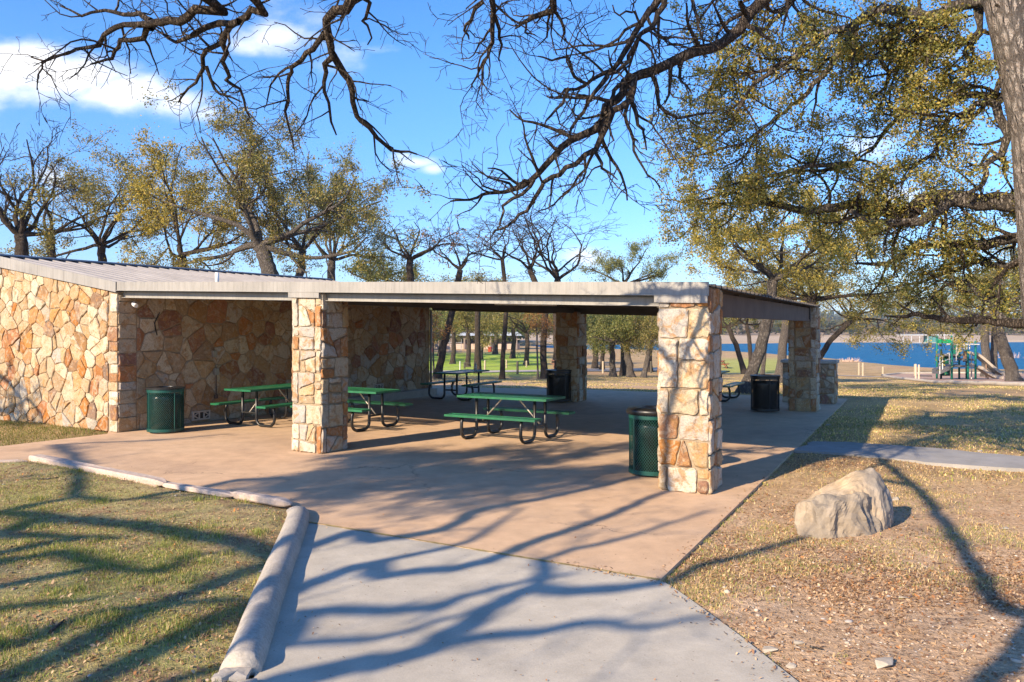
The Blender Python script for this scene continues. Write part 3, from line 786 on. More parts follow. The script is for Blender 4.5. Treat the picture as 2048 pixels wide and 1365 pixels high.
def timber(a,b,w,h,label,z=0.0,split=True):
    mb=MB(); d=(b-a); L=d.length; d.normalize(); nn=Vector((-d.y,d.x,0)); n=int(L/0.07); K=10; vs=[]
    ph=r.uniform(0,50)
    for i in range(n+1):
        p=a+d*L*i/n; e=min(1,(min(i,n-i)+0.6)/2.2)
        for j in range(K):
            an=2*math.pi*j/K+.3; cx=math.copysign(abs(math.cos(an))**.6,math.cos(an)); cz=math.copysign(abs(math.sin(an))**.6,math.sin(an))
            g=1+0.16*noise.noise(Vector((i*.05+ph,j*1.7,2)))+0.10*noise.noise(Vector((i*.6,j*2.3,ph)))
            if j in (2,) and split: g*=0.78+0.12*math.sin(i*.2)
            q=p+nn*cx*w*.5*g*e; vs.append((q.x,q.y,z+h*.42+cz*h*.5*g*e))
    fs=[(i*K+j,i*K+(j+1)%K,(i+1)*K+(j+1)%K,(i+1)*K+j) for i in range(n) for j in range(K)]
    fs+=[tuple(range(K-1,-1,-1)),tuple(n*K+j for j in range(K))]
    mb.add(vs,fs,(0.50,0.40,0.33)); o=build(mb,'landscape_timber',M['wood']); tag(o,label,'timber','weathered timbers edging the lawn')
timber(G(62,921),G(330,975),0.19,0.11,'split grey landscape timber, the leftmost whole one along the patio edge')
timber(G(325,973),G(470,997),0.13,0.07,'sunken middle landscape timber along the patio edge')
timber(G(462,994),G(583,1016),0.12,0.10,'landscape timber meeting the curved concrete curb')
timber(G(-190,938),G(56,927),0.13,0.07,'low landscape timber running out beside the far left patio walk')
# ------------------------------------------------------------------ picnic tables
def slat_sheet(mb, lo, hi):
    mb.box(lo,hi)
def m_perf(name,base):
    """expanded steel sheet: diamond openings cut through a coated surface"""
    t=NT(name); tc=t.node('ShaderNodeTexCoord').outputs['Object']; s=t.node('ShaderNodeSeparateXYZ'); t.link(tc,s.inputs[0])
    x=t.math('MULTIPLY',s.outputs[0],1/0.040); y=t.math('MULTIPLY',s.outputs[1],1/0.020)
    def tri(a):
        f=t.math('FRACT',a); return t.math('ABSOLUTE',t.math('SUBTRACT',f,0.5))
    u=tri(t.math('ADD',x,y)); v=tri(t.math('SUBTRACT',x,y))
    hole=t.math('GREATER_THAN',t.math('MINIMUM',u,v),0.23)
    n=t.noise(t.coord(),7,5,0.6)
    col=t.mix(t.ramp(n,[(0.4,0),(0.7,0.7)]),base,tuple(min(1,c*1.9+0.02) for c in base))
    t.bsdf(col,0.42,0,0.5,bump=t.math('MINIMUM',u,v),bstr=0.5,bdist=0.006)
    tr=t.node('ShaderNodeBsdfTransparent'); mx=t.node('ShaderNodeMixShader'); t.link(hole,mx.inputs[0])
    t.link(t.p.outputs[0],mx.inputs[1]); t.link(tr.outputs[0],mx.inputs[2]); t.link(mx.outputs[0],t.out.inputs[0])
    return t.m
M['perf']=m_perf('expanded_steel',(0.015,0.145,0.062))
def slab(name,lx,ly,z,parent,off=(0,0)):
    mb=MB(); th=0.012; rim=0.035
    x,y=lx/2,ly/2
    mb.add([(-x,-y,0),(x,-y,0),(x,y,0),(-x,y,0)],[(0,1,2,3)],mat=1)
    mb.v=[(a,b,0.0) for a,b,_ in mb.v]
    o=build(mb,name,[M['green'],M['perf']]); 
    mb2=MB()
    mb2.box((-x,-y,-rim),(x,-y+th,0.004),col=(1,1,1),mat=0); mb2.box((-x,y-th,-rim),(x,y,0.004))
    mb2.box((-x,-y+th,-rim),(-x+th,y-th,0.004)); mb2.box((x-th,-y+th,-rim),(x,y-th,0.004))
    # joined into one mesh: sheet plus rolled rim
    mb3=MB(); mb3.v=[]; mb3.add(mb.v,mb.f,mat=1)
    for f0 in mb2.f: pass
    b=len(mb3.v); mb3.v+=mb2.v
    for f0 in mb2.f: mb3.f.append(tuple(i+b for i in f0)); mb3.c.append((1,1,1)); mb3.m.append(0)
    bpy.data.objects.remove(o)
    o=build(mb3,name,[M['green'],M['perf']]); o.parent=parent; o.location=(off[0],off[1],z); return o
def make_table(label):
    root=empty('picnic_table',(0,0,0),label,'picnic table','green steel picnic tables')
    slab('tabletop',1.83,0.76,0.76,root)
    for sy in (-1,1): slab('seat',1.83,0.26,0.45,root,(0,sy*0.66))
    for sx in (-0.60,0.60):
        for sy in (-1,1):
            mb=MB(); pts=[]
            def arc(cx,cz,r,a0,a1,k=5):
                for i in range(k+1):
                    a=math.radians(a0+(a1-a0)*i/k); pts.append(Vector((sx,sy*(cx+r*math.cos(a)),cz+r*math.sin(a))))
            pts.append(Vector((sx,sy*0.20,0.72))); pts.append(Vector((sx,sy*0.20,0.20)))
            arc(0.34,0.17,0.14,180,270); arc(0.55,0.19,0.16,270,345); pts.append(Vector((sx,sy*0.70,0.32))); pts.append(Vector((sx,sy*0.66,0.425)))
            mb.tube(pts,0.029,10)
            mb.box((sx-0.03,sy*0.66-0.12,0.405),(sx+0.03,sy*0.66+0.12,0.417)) 
            o=build(mb,'leg',M['black'],smooth_shade=True); o.parent=root
        mb=MB(); mb.box((sx-0.03,-0.30,0.712),(sx+0.03,0.30,0.724)); o=build(mb,'bracket',M['black']); o.parent=root
        mb=MB(); mb.tube([(sx,-0.2,0.27),(sx,0.2,0.27)],0.02,8)
        o=build(mb,'crossbar',M['black']); o.parent=root
        mb=MB(); mb.tube([(sx,0.0,0.28),(sx*0.30,0.0,0.70)],0.013,6); o=build(mb,'brace',M['galv'],smooth_shade=True); o.parent=root
    return root
au=math.atan2(U.y,U.x); av=math.atan2(VR.y,VR.x)
def tabpos(px,py,z,corner,ax):
    p=G(px,py,z); a=Vector((math.cos(ax),math.sin(ax),0)); b=Vector((-math.sin(ax),math.cos(ax),0))
    return Vector((p.x,p.y,0))-a*corner[0]*0.915-b*corner[1]*0.38
tb=make_table('large green picnic table in the open centre of the patio, nearest the camera')
tables=[(tabpos(1092,800,.76,(1,-1),au),au,None),
 (tabpos(752,785,.76,(1,-1),au),au,'green picnic table half hidden behind the front left stone column'),
 (tabpos(501,781,.76,(-1,-1),math.atan2(VL.y,VL.x)),math.atan2(VL.y,VL.x),'green picnic table against the shaded flagstone wall'),
 (tabpos(913,747,.76,(-1,-1),av),av,'shaded dark picnic table at the rear of the patio by the end of the wall'),
 (Vector((5.45,22.1,0)),av,'picnic table hidden by the nearest stone column, only a bench end showing')]
for i,(p,a,l) in enumerate(tables):
    o=tb if i==0 else copy_tree(tb)
    o.location=p; o.rotation_euler=(0,0,a)
    if l: o['label']=l
# ------------------------------------------------------------------ litter bins
def make_bin(name,label,lid,green):
    mat=M['green_dark'] if green else M['black']
    root=empty(name,(0,0,0),label,'trash can','mesh trash cans around the pavilion')
    R=0.325; H=0.84; mb=MB(); n=58; seg=26
    for sgn in (1,-1):
        for k in range(n):
            a0=2*math.pi*k/n; pv=None; vs=[]
            for i in range(seg+1):
                z=0.06+(H-0.1)*i/seg; a=a0+sgn*(z*1.55)/R*0.5
                for dz in (-0.0028,0.0028): 
                    rr=R+ (0.0015*sgn)
                    vs.append((rr*math.cos(a+dz/R),rr*math.sin(a+dz/R),z))
            mb.add(vs,[(2*i,2*i+1,2*i+3,2*i+2) for i in range(seg)])
    # give the strands depth from the inside as well
    o=build(mb,'mesh_body',mat); o.parent=root
    md=o.modifiers.new('strand','SOLIDIFY'); md.thickness=0.004
    mb=MB()
    for z0,z1,r1 in ((0.03,0.085,R+.008),(H-0.07,H-0.02,R+.008)):
        mb.lathe([(r1-.012,z0),(r1,z0),(r1,z1),(r1-.012,z1),(r1-.012,z0)],40)
    for k in range(4):
        a=k*math.pi/2+.5; mb.tube([(R*math.cos(a),R*math.sin(a),.03),(R*math.cos(a),R*math.sin(a),H-.03)],.011,6)
    o=build(mb,'frame',mat); o.parent=root
    mb=MB(); mb.lathe([(0,.07),(.27,.07),(.285,.66),(.29,.69),(.275,.71),(.278,.60),(.26,.1)],32)
    o=build(mb,'liner',M['bin'],smooth_shade=True); o.parent=root
    # the bag folded over the liner
    mb=MB(); vs=[]; K=48
    for j,(r1,z) in enumerate(((.272,.70),(.296,.715),(.302,.66),(.300,.58),(.297,.53))):
        for k in range(K):
            a=2*math.pi*k/K; w=.006*math.sin(a*9+j)+.004*math.sin(a*17+j*2); vs.append(((r1+w)*math.cos(a),(r1+w)*math.sin(a),z+.012*math.sin(a*5+j)*(j>2)))
    mb.add(vs,[(j*K+k,j*K+(k+1)%K,(j+1)*K+(k+1)%K,(j+1)*K+k) for j in range(4) for k in range(K)])
    o=build(mb,'bag',M['bin'],smooth_shade=True); o.parent=root
    mb=MB()
    if lid=='dome': mb.lathe([(R-.005,H-.01),(R+.035,H-.01),(R+.038,H+.035),(R+.025,H+.055),(R*.8,H+.068),(.15,H+.078),(.14,H+.065),(.14,H+.02)],40)
    else: mb.lathe([(R-.02,H-.012),(R+.022,H-.012),(R+.022,H+.018),(.17,H+.028),(.165,H+.0)],40)
    o=build(mb,'lid',M['black'],smooth_shade=(lid=='dome')); o.parent=root
    return root
def placed(o,px,py,back=0.33):
    p=G(px,py); o.location=(p.x,p.y+back,0); return o
b1=placed(make_bin('trash_can','green mesh trash can beside the shaded flagstone wall corner','flat',True),316,869)
b2=make_bin('trash_can','green mesh trash can with a domed black lid behind the nearest stone column','dome',True); b2.location=(*(BC+U*-1.0+VR*0.97).xy,0)
b3=placed(make_bin('trash_can','black mesh trash can in front of the shaded brown rear column','flat',False),1119,806)
b4=placed(copy_tree(b3),1539,826); b4['label']='black mesh trash can beside the far right stone column'
b1.rotation_euler[2]=.4; b4.rotation_euler[2]=1.1
# bottle on the rear table
p=G(947,741,.76); mb=MB(); mb.lathe([(0,0),(.035,0),(.037,.05),(.035,.14),(.015,.19),(.013,.22),(0,.22)],12,Matrix.Translation((tables[3][0].x+.35,tables[3][0].y+.7,.765)))
o=build(mb,'bottle',M['white'],smooth_shade=True); tag(o,'small pale bottle standing on the dark rear picnic table','bottle')
# ------------------------------------------------------------------ boulder
def rock(name,pts,seed,label,cat,cuts=5,amp=0.05,col=(0.47,0.39,0.29),parent=None,group=None,fine=0.02):
    bm=bmesh.new()
    for p in pts: bm.verts.new(p)
    bmesh.ops.convex_hull(bm,input=bm.verts); 
    for v in [v for v in bm.verts if not v.link_faces]: bm.verts.remove(v)
    bmesh.ops.triangulate(bm,faces=bm.faces)
    bmesh.ops.subdivide_edges(bm,edges=bm.edges,cuts=cuts,use_grid_fill=True)
    bmesh.ops.smooth_vert(bm,verts=bm.verts,factor=0.22,use_axis_x=True,use_axis_y=True,use_axis_z=True)
    bmesh.ops.triangulate(bm,faces=bm.faces); bmesh.ops.subdivide_edges(bm,edges=[e for e in bm.edges if e.calc_length()>0.04],cuts=1,use_grid_fill=True)
    bmesh.ops.triangulate(bm,faces=bm.faces)
    bm.normal_update(); sv=Vector((seed*1.3,seed*.7,seed))
    for v in bm.verts:
        c=v.co; n=v.normal
        d=noise.noise(c*3.2+sv)*amp+ (0.5-abs(noise.noise(Vector((c.x*11,c.y*11,c.z*2.4))+sv)))*amp*0.9+(0.4-abs(noise.noise(c*5.5+sv)))*amp*0.6+noise.noise(c*22+sv)*fine*.6
        v.co=c+n*d
    bm.normal_update(); me=bpy.data.meshes.new(name); bm.to_mesh(me); bm.free()
    at=me.attributes.new('Col','FLOAT_COLOR','FACE'); cc=[]
    for f in me.polygons:
        p=f.center; k=0.5+0.5*noise.noise(Vector(p)*2.6+sv); g=noise.noise(Vector((p.x*9,p.y*9,p.z*3))+sv)
        a=Vector(col); b=Vector((0.20,0.185,0.165))*(col[0]/.36); q=a.lerp(b,min(1,max(0,k*1.6-.45)))
        q=q*(1.0+0.22*g); cc+= [q.x,q.y,q.z,1]
    at.data.foreach_set('color',cc); me.materials.append(M['rock'])
    o=new_obj(name,me,parent); tag(o,label,cat,group); return o
bp=G(1672,1068); sc=bp.y/F
def bl(px,z,y): return Vector(((px-1024)/F*(bp.y+y)-bp.x,y,z))
r=random.Random(4)
back=[bl(1598,.0,.30),bl(1597,.20,.26),bl(1604,.30,.30),bl(1640,.40,.40),bl(1690,.51,.48),bl(1725,.56,.52),bl(1745,.60,.50),bl(1758,.54,.50),bl(1770,.42,.5),bl(1781,.20,.48),bl(1786,.0,.5),bl(1770,.0,.25),bl(1620,.0,.15),
      bl(1615,.25,.62),bl(1690,.40,.75),bl(1750,.48,.72),bl(1782,.0,.75),bl(1605,.0,.6),bl(1640,.30,.22),bl(1700,.40,.26),bl(1762,.40,.32),bl(1755,.1,.22)]
front=[bl(1593,.12,.15),bl(1597,.30,.22),bl(1600,.0,.20),bl(1612,-.04,.0),bl(1626,.33,.08),bl(1660,.385,.10),bl(1688,.34,.10),bl(1716,.415,.14),bl(1736,.385,.20),bl(1750,.20,.18),bl(1766,.02,.20),bl(1722,.0,.02),bl(1690,-.02,-.06),bl(1650,-.04,-.07),bl(1700,.2,-.02),bl(1650,.22,-.05),bl(1620,.30,.34),bl(1700,.36,.30),bl(1752,.08,.4),bl(1600,.0,.4),bl(1755,.0,.4)]
gz=T(bp.x,bp.y)
o=rock('boulder',back,3,'tall slanted tan limestone boulder with a peaked top, behind the rough grey one','boulder',amp=.03,col=(0.46,0.34,0.21),group='limestone boulders beside the patio'); o.location=(bp.x,bp.y,gz-.03)
o=rock('boulder',front,8,'rough fractured grey limestone boulder leaning against the taller tan one','boulder',amp=.07,col=(0.33,0.262,0.185),group='limestone boulders beside the patio'); o.location=(bp.x,bp.y,gz-.03)
# rubble where the curb is broken off
for k,(px,py,s,l) in enumerate(((472,1352,.10,'broken concrete chunk at the snapped end of the curb'),(446,1360,.07,'small pale broken stone left of the snapped curb end'),(488,1372,.07,'flat chip of concrete below the snapped curb end'))):
    rr=random.Random(k+20); pts=[Vector((rr.uniform(-1,1)*s,rr.uniform(-1,1)*s,rr.uniform(0,.9)*s)) for _ in range(14)]
    o=rock('rubble',pts,k+30,l,'rubble',cuts=2,amp=.008,col=(0.46,0.41,0.35),group='rubble at the end of the curb',fine=.006); p=G(px,py); o.location=(p.x,p.y,T(p.x,p.y)-.005)
# individual loose stones one can point at
loose=[(528,1145,.055,'white stone on the lawn just left of the curb'),(1655,852,.07,'white loose stone in the shade right of the patio edge'),(1190,1109,.022,'tiny white pebble alone on the patio near the joint'),
 (1770,1335,.075,'pale flat stone in the bottom right soil, the largest white one'),(1540,1305,.05,'pale stone beside the sidewalk edge at the bottom'),(1808,1200,.05,'pale stone in the soil below the boulders'),(1580,1335,.035,'small stone touching the sidewalk corner'),
 (1911,1070,.03,'small white stone in the limb shadow right of the boulders'),(2010,1060,.04,'rounded stone near the right edge of the soil'),(1790,1000,.07,'pale rock tucked behind the boulders on the right'),(1600,1290,.04,'tan stone near a dark stick on the soil')]
for k,(px,py,s,l) in enumerate(loose):
    rr=random.Random(k+60); pts=[Vector((rr.uniform(-1,1)*s,rr.uniform(-.8,.8)*s,rr.uniform(0,.6)*s)) for _ in range(14)]
    o=rock('loose_stone',pts,k+70,l,'stone',cuts=2,amp=.006,col=(0.46,0.395,0.31),group='loose pale stones around the patio',fine=.004); p=hit(px,py); z=0.0 if inside([p[:2]],SLAB)[0] else T(p.x,p.y)
    o.location=(p.x,p.y,z-.004)
# fallen branch on the lawn
def stick(pts,r0,label):
    mb=MB(); q=[hit(*p) for p in pts]
    for v in q: v.z=T(v.x,v.y)+r0*1.2
    mb.tube(q,[r0*(1-.6*i/(len(q)-1)) for i in range(len(q))],6); o=build(mb,'stick',M['bark'],smooth_shade=True); tag(o,label,'stick')
stick([(100,1272),(112,1262),(123,1252),(128,1248)],.014,'short grey stick lying on the lawn at lower left')
stick([(75,962),(100,961),(118,958)],.012,'thin brown stick on the grass below the leftmost timber')
stick([(1620,1298),(1633,1301),(1646,1303)],.010,'short dark stick on the soil at lower right')
# ------------------------------------------------------------------ bollards
pole=None
bl_list=[(929,738,13,'b'),(920,741,18,'w'),(970,741,20,''),(1013,737,17,''),(1035,749,26,'b'),(1053,735,13,''),(1111,733,16,''),(1190,735,12,''),(1206,747,24,''),(1245,735,12,''),(1302,747,24,'b'),
         (1718,751,25,''),(1726,753,27,''),(1766,752,18,''),(1830,753,24,'')]
desc={'b':'dark weathered','w':'whitish slim','':'pale wooden'}
near_of=['left of the pale slim post, behind the rear table','behind the rear dark picnic table','right of the rear table, before the first bare trunk','just right of the straight middle oak trunk','tallest one at the near edge of the road','small one far beyond the tall dark post','beside the far picnic table','between the rear column and a thin far trunk','at the road edge right of the shaded rear column','small one behind the low spreading oaks','beside the nearest column edge','taller left one of the close pair by the lake','right one of the close pair by the lake','short one between the pair and the playground','at the left end of the playground border']
proto={}
for k,(px,py,h,kind) in enumerate(bl_list):
    p=hit(px,py); H=h*p.y/F; rad=max(.07,.085)
    if kind=='w': rad=.05
    mb=MB(); mb.lathe([(rad,-.1),(rad*.97,H-.04),(rad*.7,H),(0,H+.005)],10,Matrix.Translation(p),col=(0.10,0.09,0.07) if kind=='b' else ((0.6,0.58,0.55) if kind=='w' else (0.44,0.36,0.25)))
    o=build(mb,'bollard',M['wood']); tag(o,'%s bollard %s'%(desc[kind],near_of[k]),'bollard','bollards along the park road')
# cables strung along the far line of posts
mb=MB()
for z in (0.25,0.55):
    q=[hit(px,py)+Vector((0,0,z)) for px,py in ((840,745),(929,738),(970,741),(1013,737),(1053,735),(1111,733),(1190,735),(1245,735))]; mb.tube(q,.012,4)
o=build(mb,'cable_rail',M['galv']); tag(o,'thin double cable strung between the far bollards','cable rail')
# ------------------------------------------------------------------ things across the lawn
def world_box(mb,c,w,d,h,z0=0,rz=0,col=(1,1,1)):
    Mx=Matrix.Translation(c)@Matrix.Rotation(rz,4,'Z'); mb.box((-w/2,-d/2,z0),(w/2,d/2,z0+h),Mx,col)
p=at_depth(955,160); hall=empty('open_hall',p,'long low distant park shelter with a pale roof and low tan walls','shelter'); bpy.context.view_layer.update()
mb=MB(); world_box(mb,p,17,.4,1.1,0,0,(0.55,0.42,0.33)); world_box(mb,p+Vector((0,5,0)),17,.4,1.3,0,0,(0.42,0.32,0.26)); part(mb,'wall',M['attr'],parent=hall)
for i in range(7):
    mb=MB(); world_box(mb,p+Vector((-7.8+i*2.6,-.6,0)),.35,.35,2.75,0,0,(0.25,0.2,0.17)); part(mb,'post',M['attr'],parent=hall)
mb=MB(); a=p+Vector((0,0,0)); mb.add([a+Vector(q) for q in ((-9,-1.5,2.75),(9,-1.5,2.75),(8,2.5,3.5),(-8,2.5,3.5),(-9,6.5,2.75),(9,6.5,2.75))],[(0,1,2,3),(3,2,5,4)],(0.52,0.56,0.58)); part(mb,'roof',M['attr'],parent=hall)
p=at_depth(903,140); bc=empty('bleachers',p,'small grey metal bleachers in front of the distant shelter','bleachers'); bpy.context.view_layer.update()
mb=MB()
for i in range(5): world_box(mb,p+Vector((0,i*.55,0)),3.4,.28,.05,.4+i*.32,0,(0.5,0.5,0.5))
part(mb,'seats',M['attr'],parent=bc)
mb=MB()
for x in (-1.6,-.5,.5,1.6): mb.tube([p+Vector((x,0,0)),p+Vector((x,2.3,1.7))],.04,4,(0.4,0.4,0.4)); mb.tube([p+Vector((x,2.3,0)),p+Vector((x,2.3,2.3))],.04,4,(0.4,0.4,0.4))
part(mb,'frame',M['attr'],parent=bc)
for px,l in ((980,'red barrel bin before the distant shelter, right of the bleachers'),(864,'red barrel bin at the left end of the distant shelter')):
    p=at_depth(px,142); mb=MB(); mb.lathe([(.3,0),(.36,.05),(.36,.85),(.33,.9),(0,.9)],14,Matrix.Translation(p),col=(0.40,0.06,0.03)); o=build(mb,'barrel',M['attr']); tag(o,l,'barrel','red barrels near the distant shelter')
def far_table(p,rz,col,label,s=1.0):
    root=empty('picnic_table',p,label,'picnic table','distant picnic tables on the grass',rz); bpy.context.view_layer.update()
    def prt(mb,n): o=build(mb,n,M['attr']); o.parent=root; return o
    mb=MB(); mb.box((-.95,-.38,.72),(.95,.38,.77),col=col); prt(mb,'tabletop')
    for sy in (-1,1): mb=MB(); mb.box((-.95,sy*.68-.14,.42),(.95,sy*.68+.14,.46),col=col); prt(mb,'seat')
    for sx in (-.6,.6):
        mb=MB(); mb.tube([(sx,-.72,0),(sx,-.2,.72)],.04,6,col); mb.tube([(sx,.72,0),(sx,.2,.72)],.04,6,col); mb.tube([(sx,-.66,.42),(sx,.66,.42)],.03,6,col); prt(mb,'leg')
far_table(hit(1122,737),.1,(0.30,0.15,0.09),'brown wooden picnic table in tree shade beyond the road')
far_table(hit(1046,717),.3,(0.02,0.16,0.10),'dark green picnic table at the foot of a far oak beyond the road')
far_table(hit(1441,737),1.2,(0.28,0.06,0.03),'dull red picnic table just right of the nearest column')
# boat dock across the lake
p=Vector(((1862-1024)/F*262,262,LAKE_Z)); dk=empty('boat_dock',p,'long white-roofed boat dock with a teal kiosk on the far side of the lake','dock'); bpy.context.view_layer.update()
mb=MB(); world_box(mb,p,3.4,3,2.2,.2,0,(0.10,0.28,0.27)); part(mb,'kiosk',M['attr'],parent=dk)
mb=MB(); world_box(mb,p+Vector((-2,0,0)),17,4,.18,2.6,0.02,(0.75,0.77,0.76)); part(mb,'roof',M['attr'],parent=dk)
mb=MB(); world_box(mb,p+Vector((-2,0,0)),17,4,.25,.0,0.02,(0.45,0.42,0.38)); part(mb,'deck',M['attr'],parent=dk)
for i in range(7): mb=MB(); world_box(mb,p+Vector((-10+i*2.7,-1.7,0)),.16,.16,2.4,.2,0,(0.6,0.6,0.6)); part(mb,'post',M['attr'],parent=dk)
# ------------------------------------------------------------------ playground
PD=52.0; K=PD/F/6.825
def pgp(zx,zy,v=0.0):
    px=1780+zx/6.825; return Vector(((px-1024)/F*PD, PD+v, E-(600+zy/6.825-HY)/F*PD))
pg=empty('play_structure',at_depth(1918,PD),'green post play structure with grey decks, white ladder bars and beige slides by the lake','playground set'); bpy.context.view_layer.update()
TEAL=(0.008,0.17,0.13); DK=(0.01,0.06,0.05); BEI=(0.50,0.42,0.33); GRN=(0.01,0.30,0.11); WHT=(0.68,0.66,0.62); GRY=(0.13,0.13,0.14)
for zx,z0,v,c in ((718,570,-1.1,TEAL),(765,690,.6,DK),(818,500,1.6,TEAL),(933,690,-1.1,TEAL),(1025,505,1.6,TEAL),(1058,570,-.9,TEAL),(1092,570,.4,DK),(968,700,.2,TEAL)):
    a=pgp(zx,z0,v); g=T(a.x,a.y); mb=MB(); mb.tube([Vector((a.x,a.y,g-.1)),a],.065,8,c); mb.lathe([(.075,-.02),(.06,.05),(0,.07)],8,Matrix.Translation(a),col=c); part(mb,'post',M['attr'],parent=pg,smooth_shade=True)
def panel(name,pts,th,c):
    mb=MB(); n=len(pts); q=[p+Vector((0,th,0)) for p in pts]; mb.add(pts+q,[tuple(range(n)),tuple(range(2*n-1,n-1,-1))]+[(i,n+i,n+(i+1)%n,(i+1)%n) for i in range(n)],c); return part(mb,name,M['attr'],parent=pg)
panel('roof_panel',[pgp(836,598,1.6),pgp(1015,598,1.6),pgp(1010,545,1.6),pgp(845,545,1.6)],.06,GRN)
panel('climbing_panel',[pgp(850,1045,1.2),pgp(915,1045,1.2),pgp(920,915,1.2),pgp(845,915,1.2)],.05,GRN)
panel('climbing_panel',[pgp(1000,800,1.2),pgp(1030,800,1.2),pgp(1030,610,1.2),pgp(1000,610,1.2)],.05,GRN)
panel('climbing_panel',[pgp(800,1050,.9),pgp(925,1050,.9),pgp(925,760,.9),pgp(815,760,.9)],.05,(0.01,0.13,0.08))
panel('climbing_panel',[pgp(935,800,.9),pgp(1050,800,.9),pgp(1050,610,.9),pgp(935,610,.9)],.05,(0.01,0.16,0.10))
panel('side_panel',[pgp(945,905,-.9),pgp(1045,915,-.9),pgp(1045,870,-.9),pgp(1000,850,-.9),pgp(950,855,-.9)],.08,BEI)
def deck(name,zx0,zx1,zy,v0,v1,c,th=.12):
    a=pgp(zx0,zy); b=pgp(zx1,zy); mb=MB(); mb.box((a.x,PD+v0,a.z-th),(b.x,PD+v1,a.z),col=c); return part(mb,name,M['attr'],parent=pg)
deck('deck',755,925,885,-1.1,.9,GRY); deck('deck',800,1060,745,.2,1.6,GRY); deck('deck',930,1075,800,-.9,.4,GRY)
mb=MB()
for i in range(6):
    a=pgp(845+i*9,880-i*24); mb.box((a.x,PD+.0+i*.12,a.z-.05),(a.x+.42,PD+.25+i*.12,a.z),col=GRY)
part(mb,'stairs',M['attr'],parent=pg)
def slide(name,pts,w,c):
    mb=MB(); vs=[]
    for p in pts:
        for dv,dz in ((-w/2,.16),(-w/2+.05,.16),(-w/2+.07,0),(w/2-.07,0),(w/2-.05,.16),(w/2,.16),(w/2,-.05),(-w/2,-.05)): vs.append(p+Vector((0,dv,dz)))
    n=8; mb.add(vs,[(i*n+j,i*n+(j+1)%n,(i+1)*n+(j+1)%n,(i+1)*n+j) for i in range(len(pts)-1) for j in range(n)]+[tuple(range(n-1,-1,-1)),tuple(range((len(pts)-1)*n,len(pts)*n))],c); return part(mb,name,M['attr'],parent=pg)
slide('slide',[pgp(1085,735,-.3),pgp(1140,755,-.3),pgp(1240,835,-.3),pgp(1340,925,-.3),pgp(1420,985,-.3),pgp(1480,1015,-.3),pgp(1580,1015,-.3)],.62,BEI)
slide('slide',[pgp(1075,915,-.8),pgp(1130,935,-.8),pgp(1200,990,-.8),pgp(1270,1030,-.8),pgp(1330,1052,-.8),pgp(1410,1055,-.8)],.6,BEI)
mb=MB()
for a,b in (((1275,1070),(1275,880)),((1480,1080),(1480,1020)),((1300,1085),(1300,1050))): mb.tube([pgp(*a,-.3),pgp(*b,-.3)],.04,6,(0.3,0.2,0.15))
part(mb,'slide_leg',M['attr'],parent=pg)
mb=MB(); mb.tube([pgp(1100,735,-.1),pgp(1100,1085,-.1)],.04,6,WHT); part(mb,'pole',M['attr'],parent=pg)
# ramp with a white handrail
mb=MB(); a=pgp(572,1005); b=pgp(735,935); mb.add([a+Vector((0,-1,0)),b+Vector((0,-1,0)),b+Vector((0,0,0)),a,a+Vector((0,-1,.28)),b+Vector((0,-1,.28)),b+Vector((0,0,.28)),a+Vector((0,0,.28))],[(3,2,1,0),(4,5,6,7),(0,1,5,4),(1,2,6,5),(2,3,7,6),(3,0,4,7)],GRY); part(mb,'ramp',M['attr'],parent=pg)
mb=MB()
for a,b in (((563,1000),(563,770)),((600,940),(600,745)),((690,870),(690,720)),((563,770),(690,718)),((563,850),(700,795))): mb.tube([pgp(*a,-1.05),pgp(*b,-1.05)],.03,6,WHT)
part(mb,'handrail',M['attr'],parent=pg)
mb=MB(); mb.tube([pgp(720,603,-1.1),pgp(1085,605,-1.1)],.035,6,WHT); mb.tube([pgp(720,603,-.5),pgp(1085,605,-.5)],.035,6,WHT)
for x in (750,800,850,890,930,965): 
    q=[pgp(x+25,603,-.8),pgp(x,670,-1.0),pgp(x+50,680,-.6),pgp(x+25,603,-.8)]; mb.tube(q,.022,5,WHT)
mb.tube([pgp(800,830,-.9),pgp(800,620,-.9)],.03,5,WHT); mb.tube([pgp(860,610,-.9),pgp(810,750,-.9)],.05,5,BEI)
part(mb,'overhead_ladder',M['attr'],parent=pg)
panel('slide_hood',[pgp(955,845,-.4),pgp(1005,835,-.4),pgp(1015,720,-.4),pgp(965,690,-.4)],.07,(0.22,0.13,0.09))
# low balance bars left of it
bb=empty('balance_bars',hit(1848,755),'low pair of white balance posts with a dark bar left of the play structure','play equipment'); bpy.context.view_layer.update()
for zx,v in ((395,0),(437,.8)):
    a=pgp(zx,885,v); mb=MB(); mb.tube([Vector((a.x,a.y,T(a.x,a.y)-.1)),a],.06,8,(0.62,0.50,0.38)); part(mb,'post',M['attr'],parent=bb)
mb=MB(); a=pgp(400,1030); b=pgp(555,1045); mb.box((a.x,PD-.2,a.z-.09),(b.x,PD+.3,a.z),col=(0.14,0.12,0.12)); part(mb,'bar',M['attr'],parent=bb)
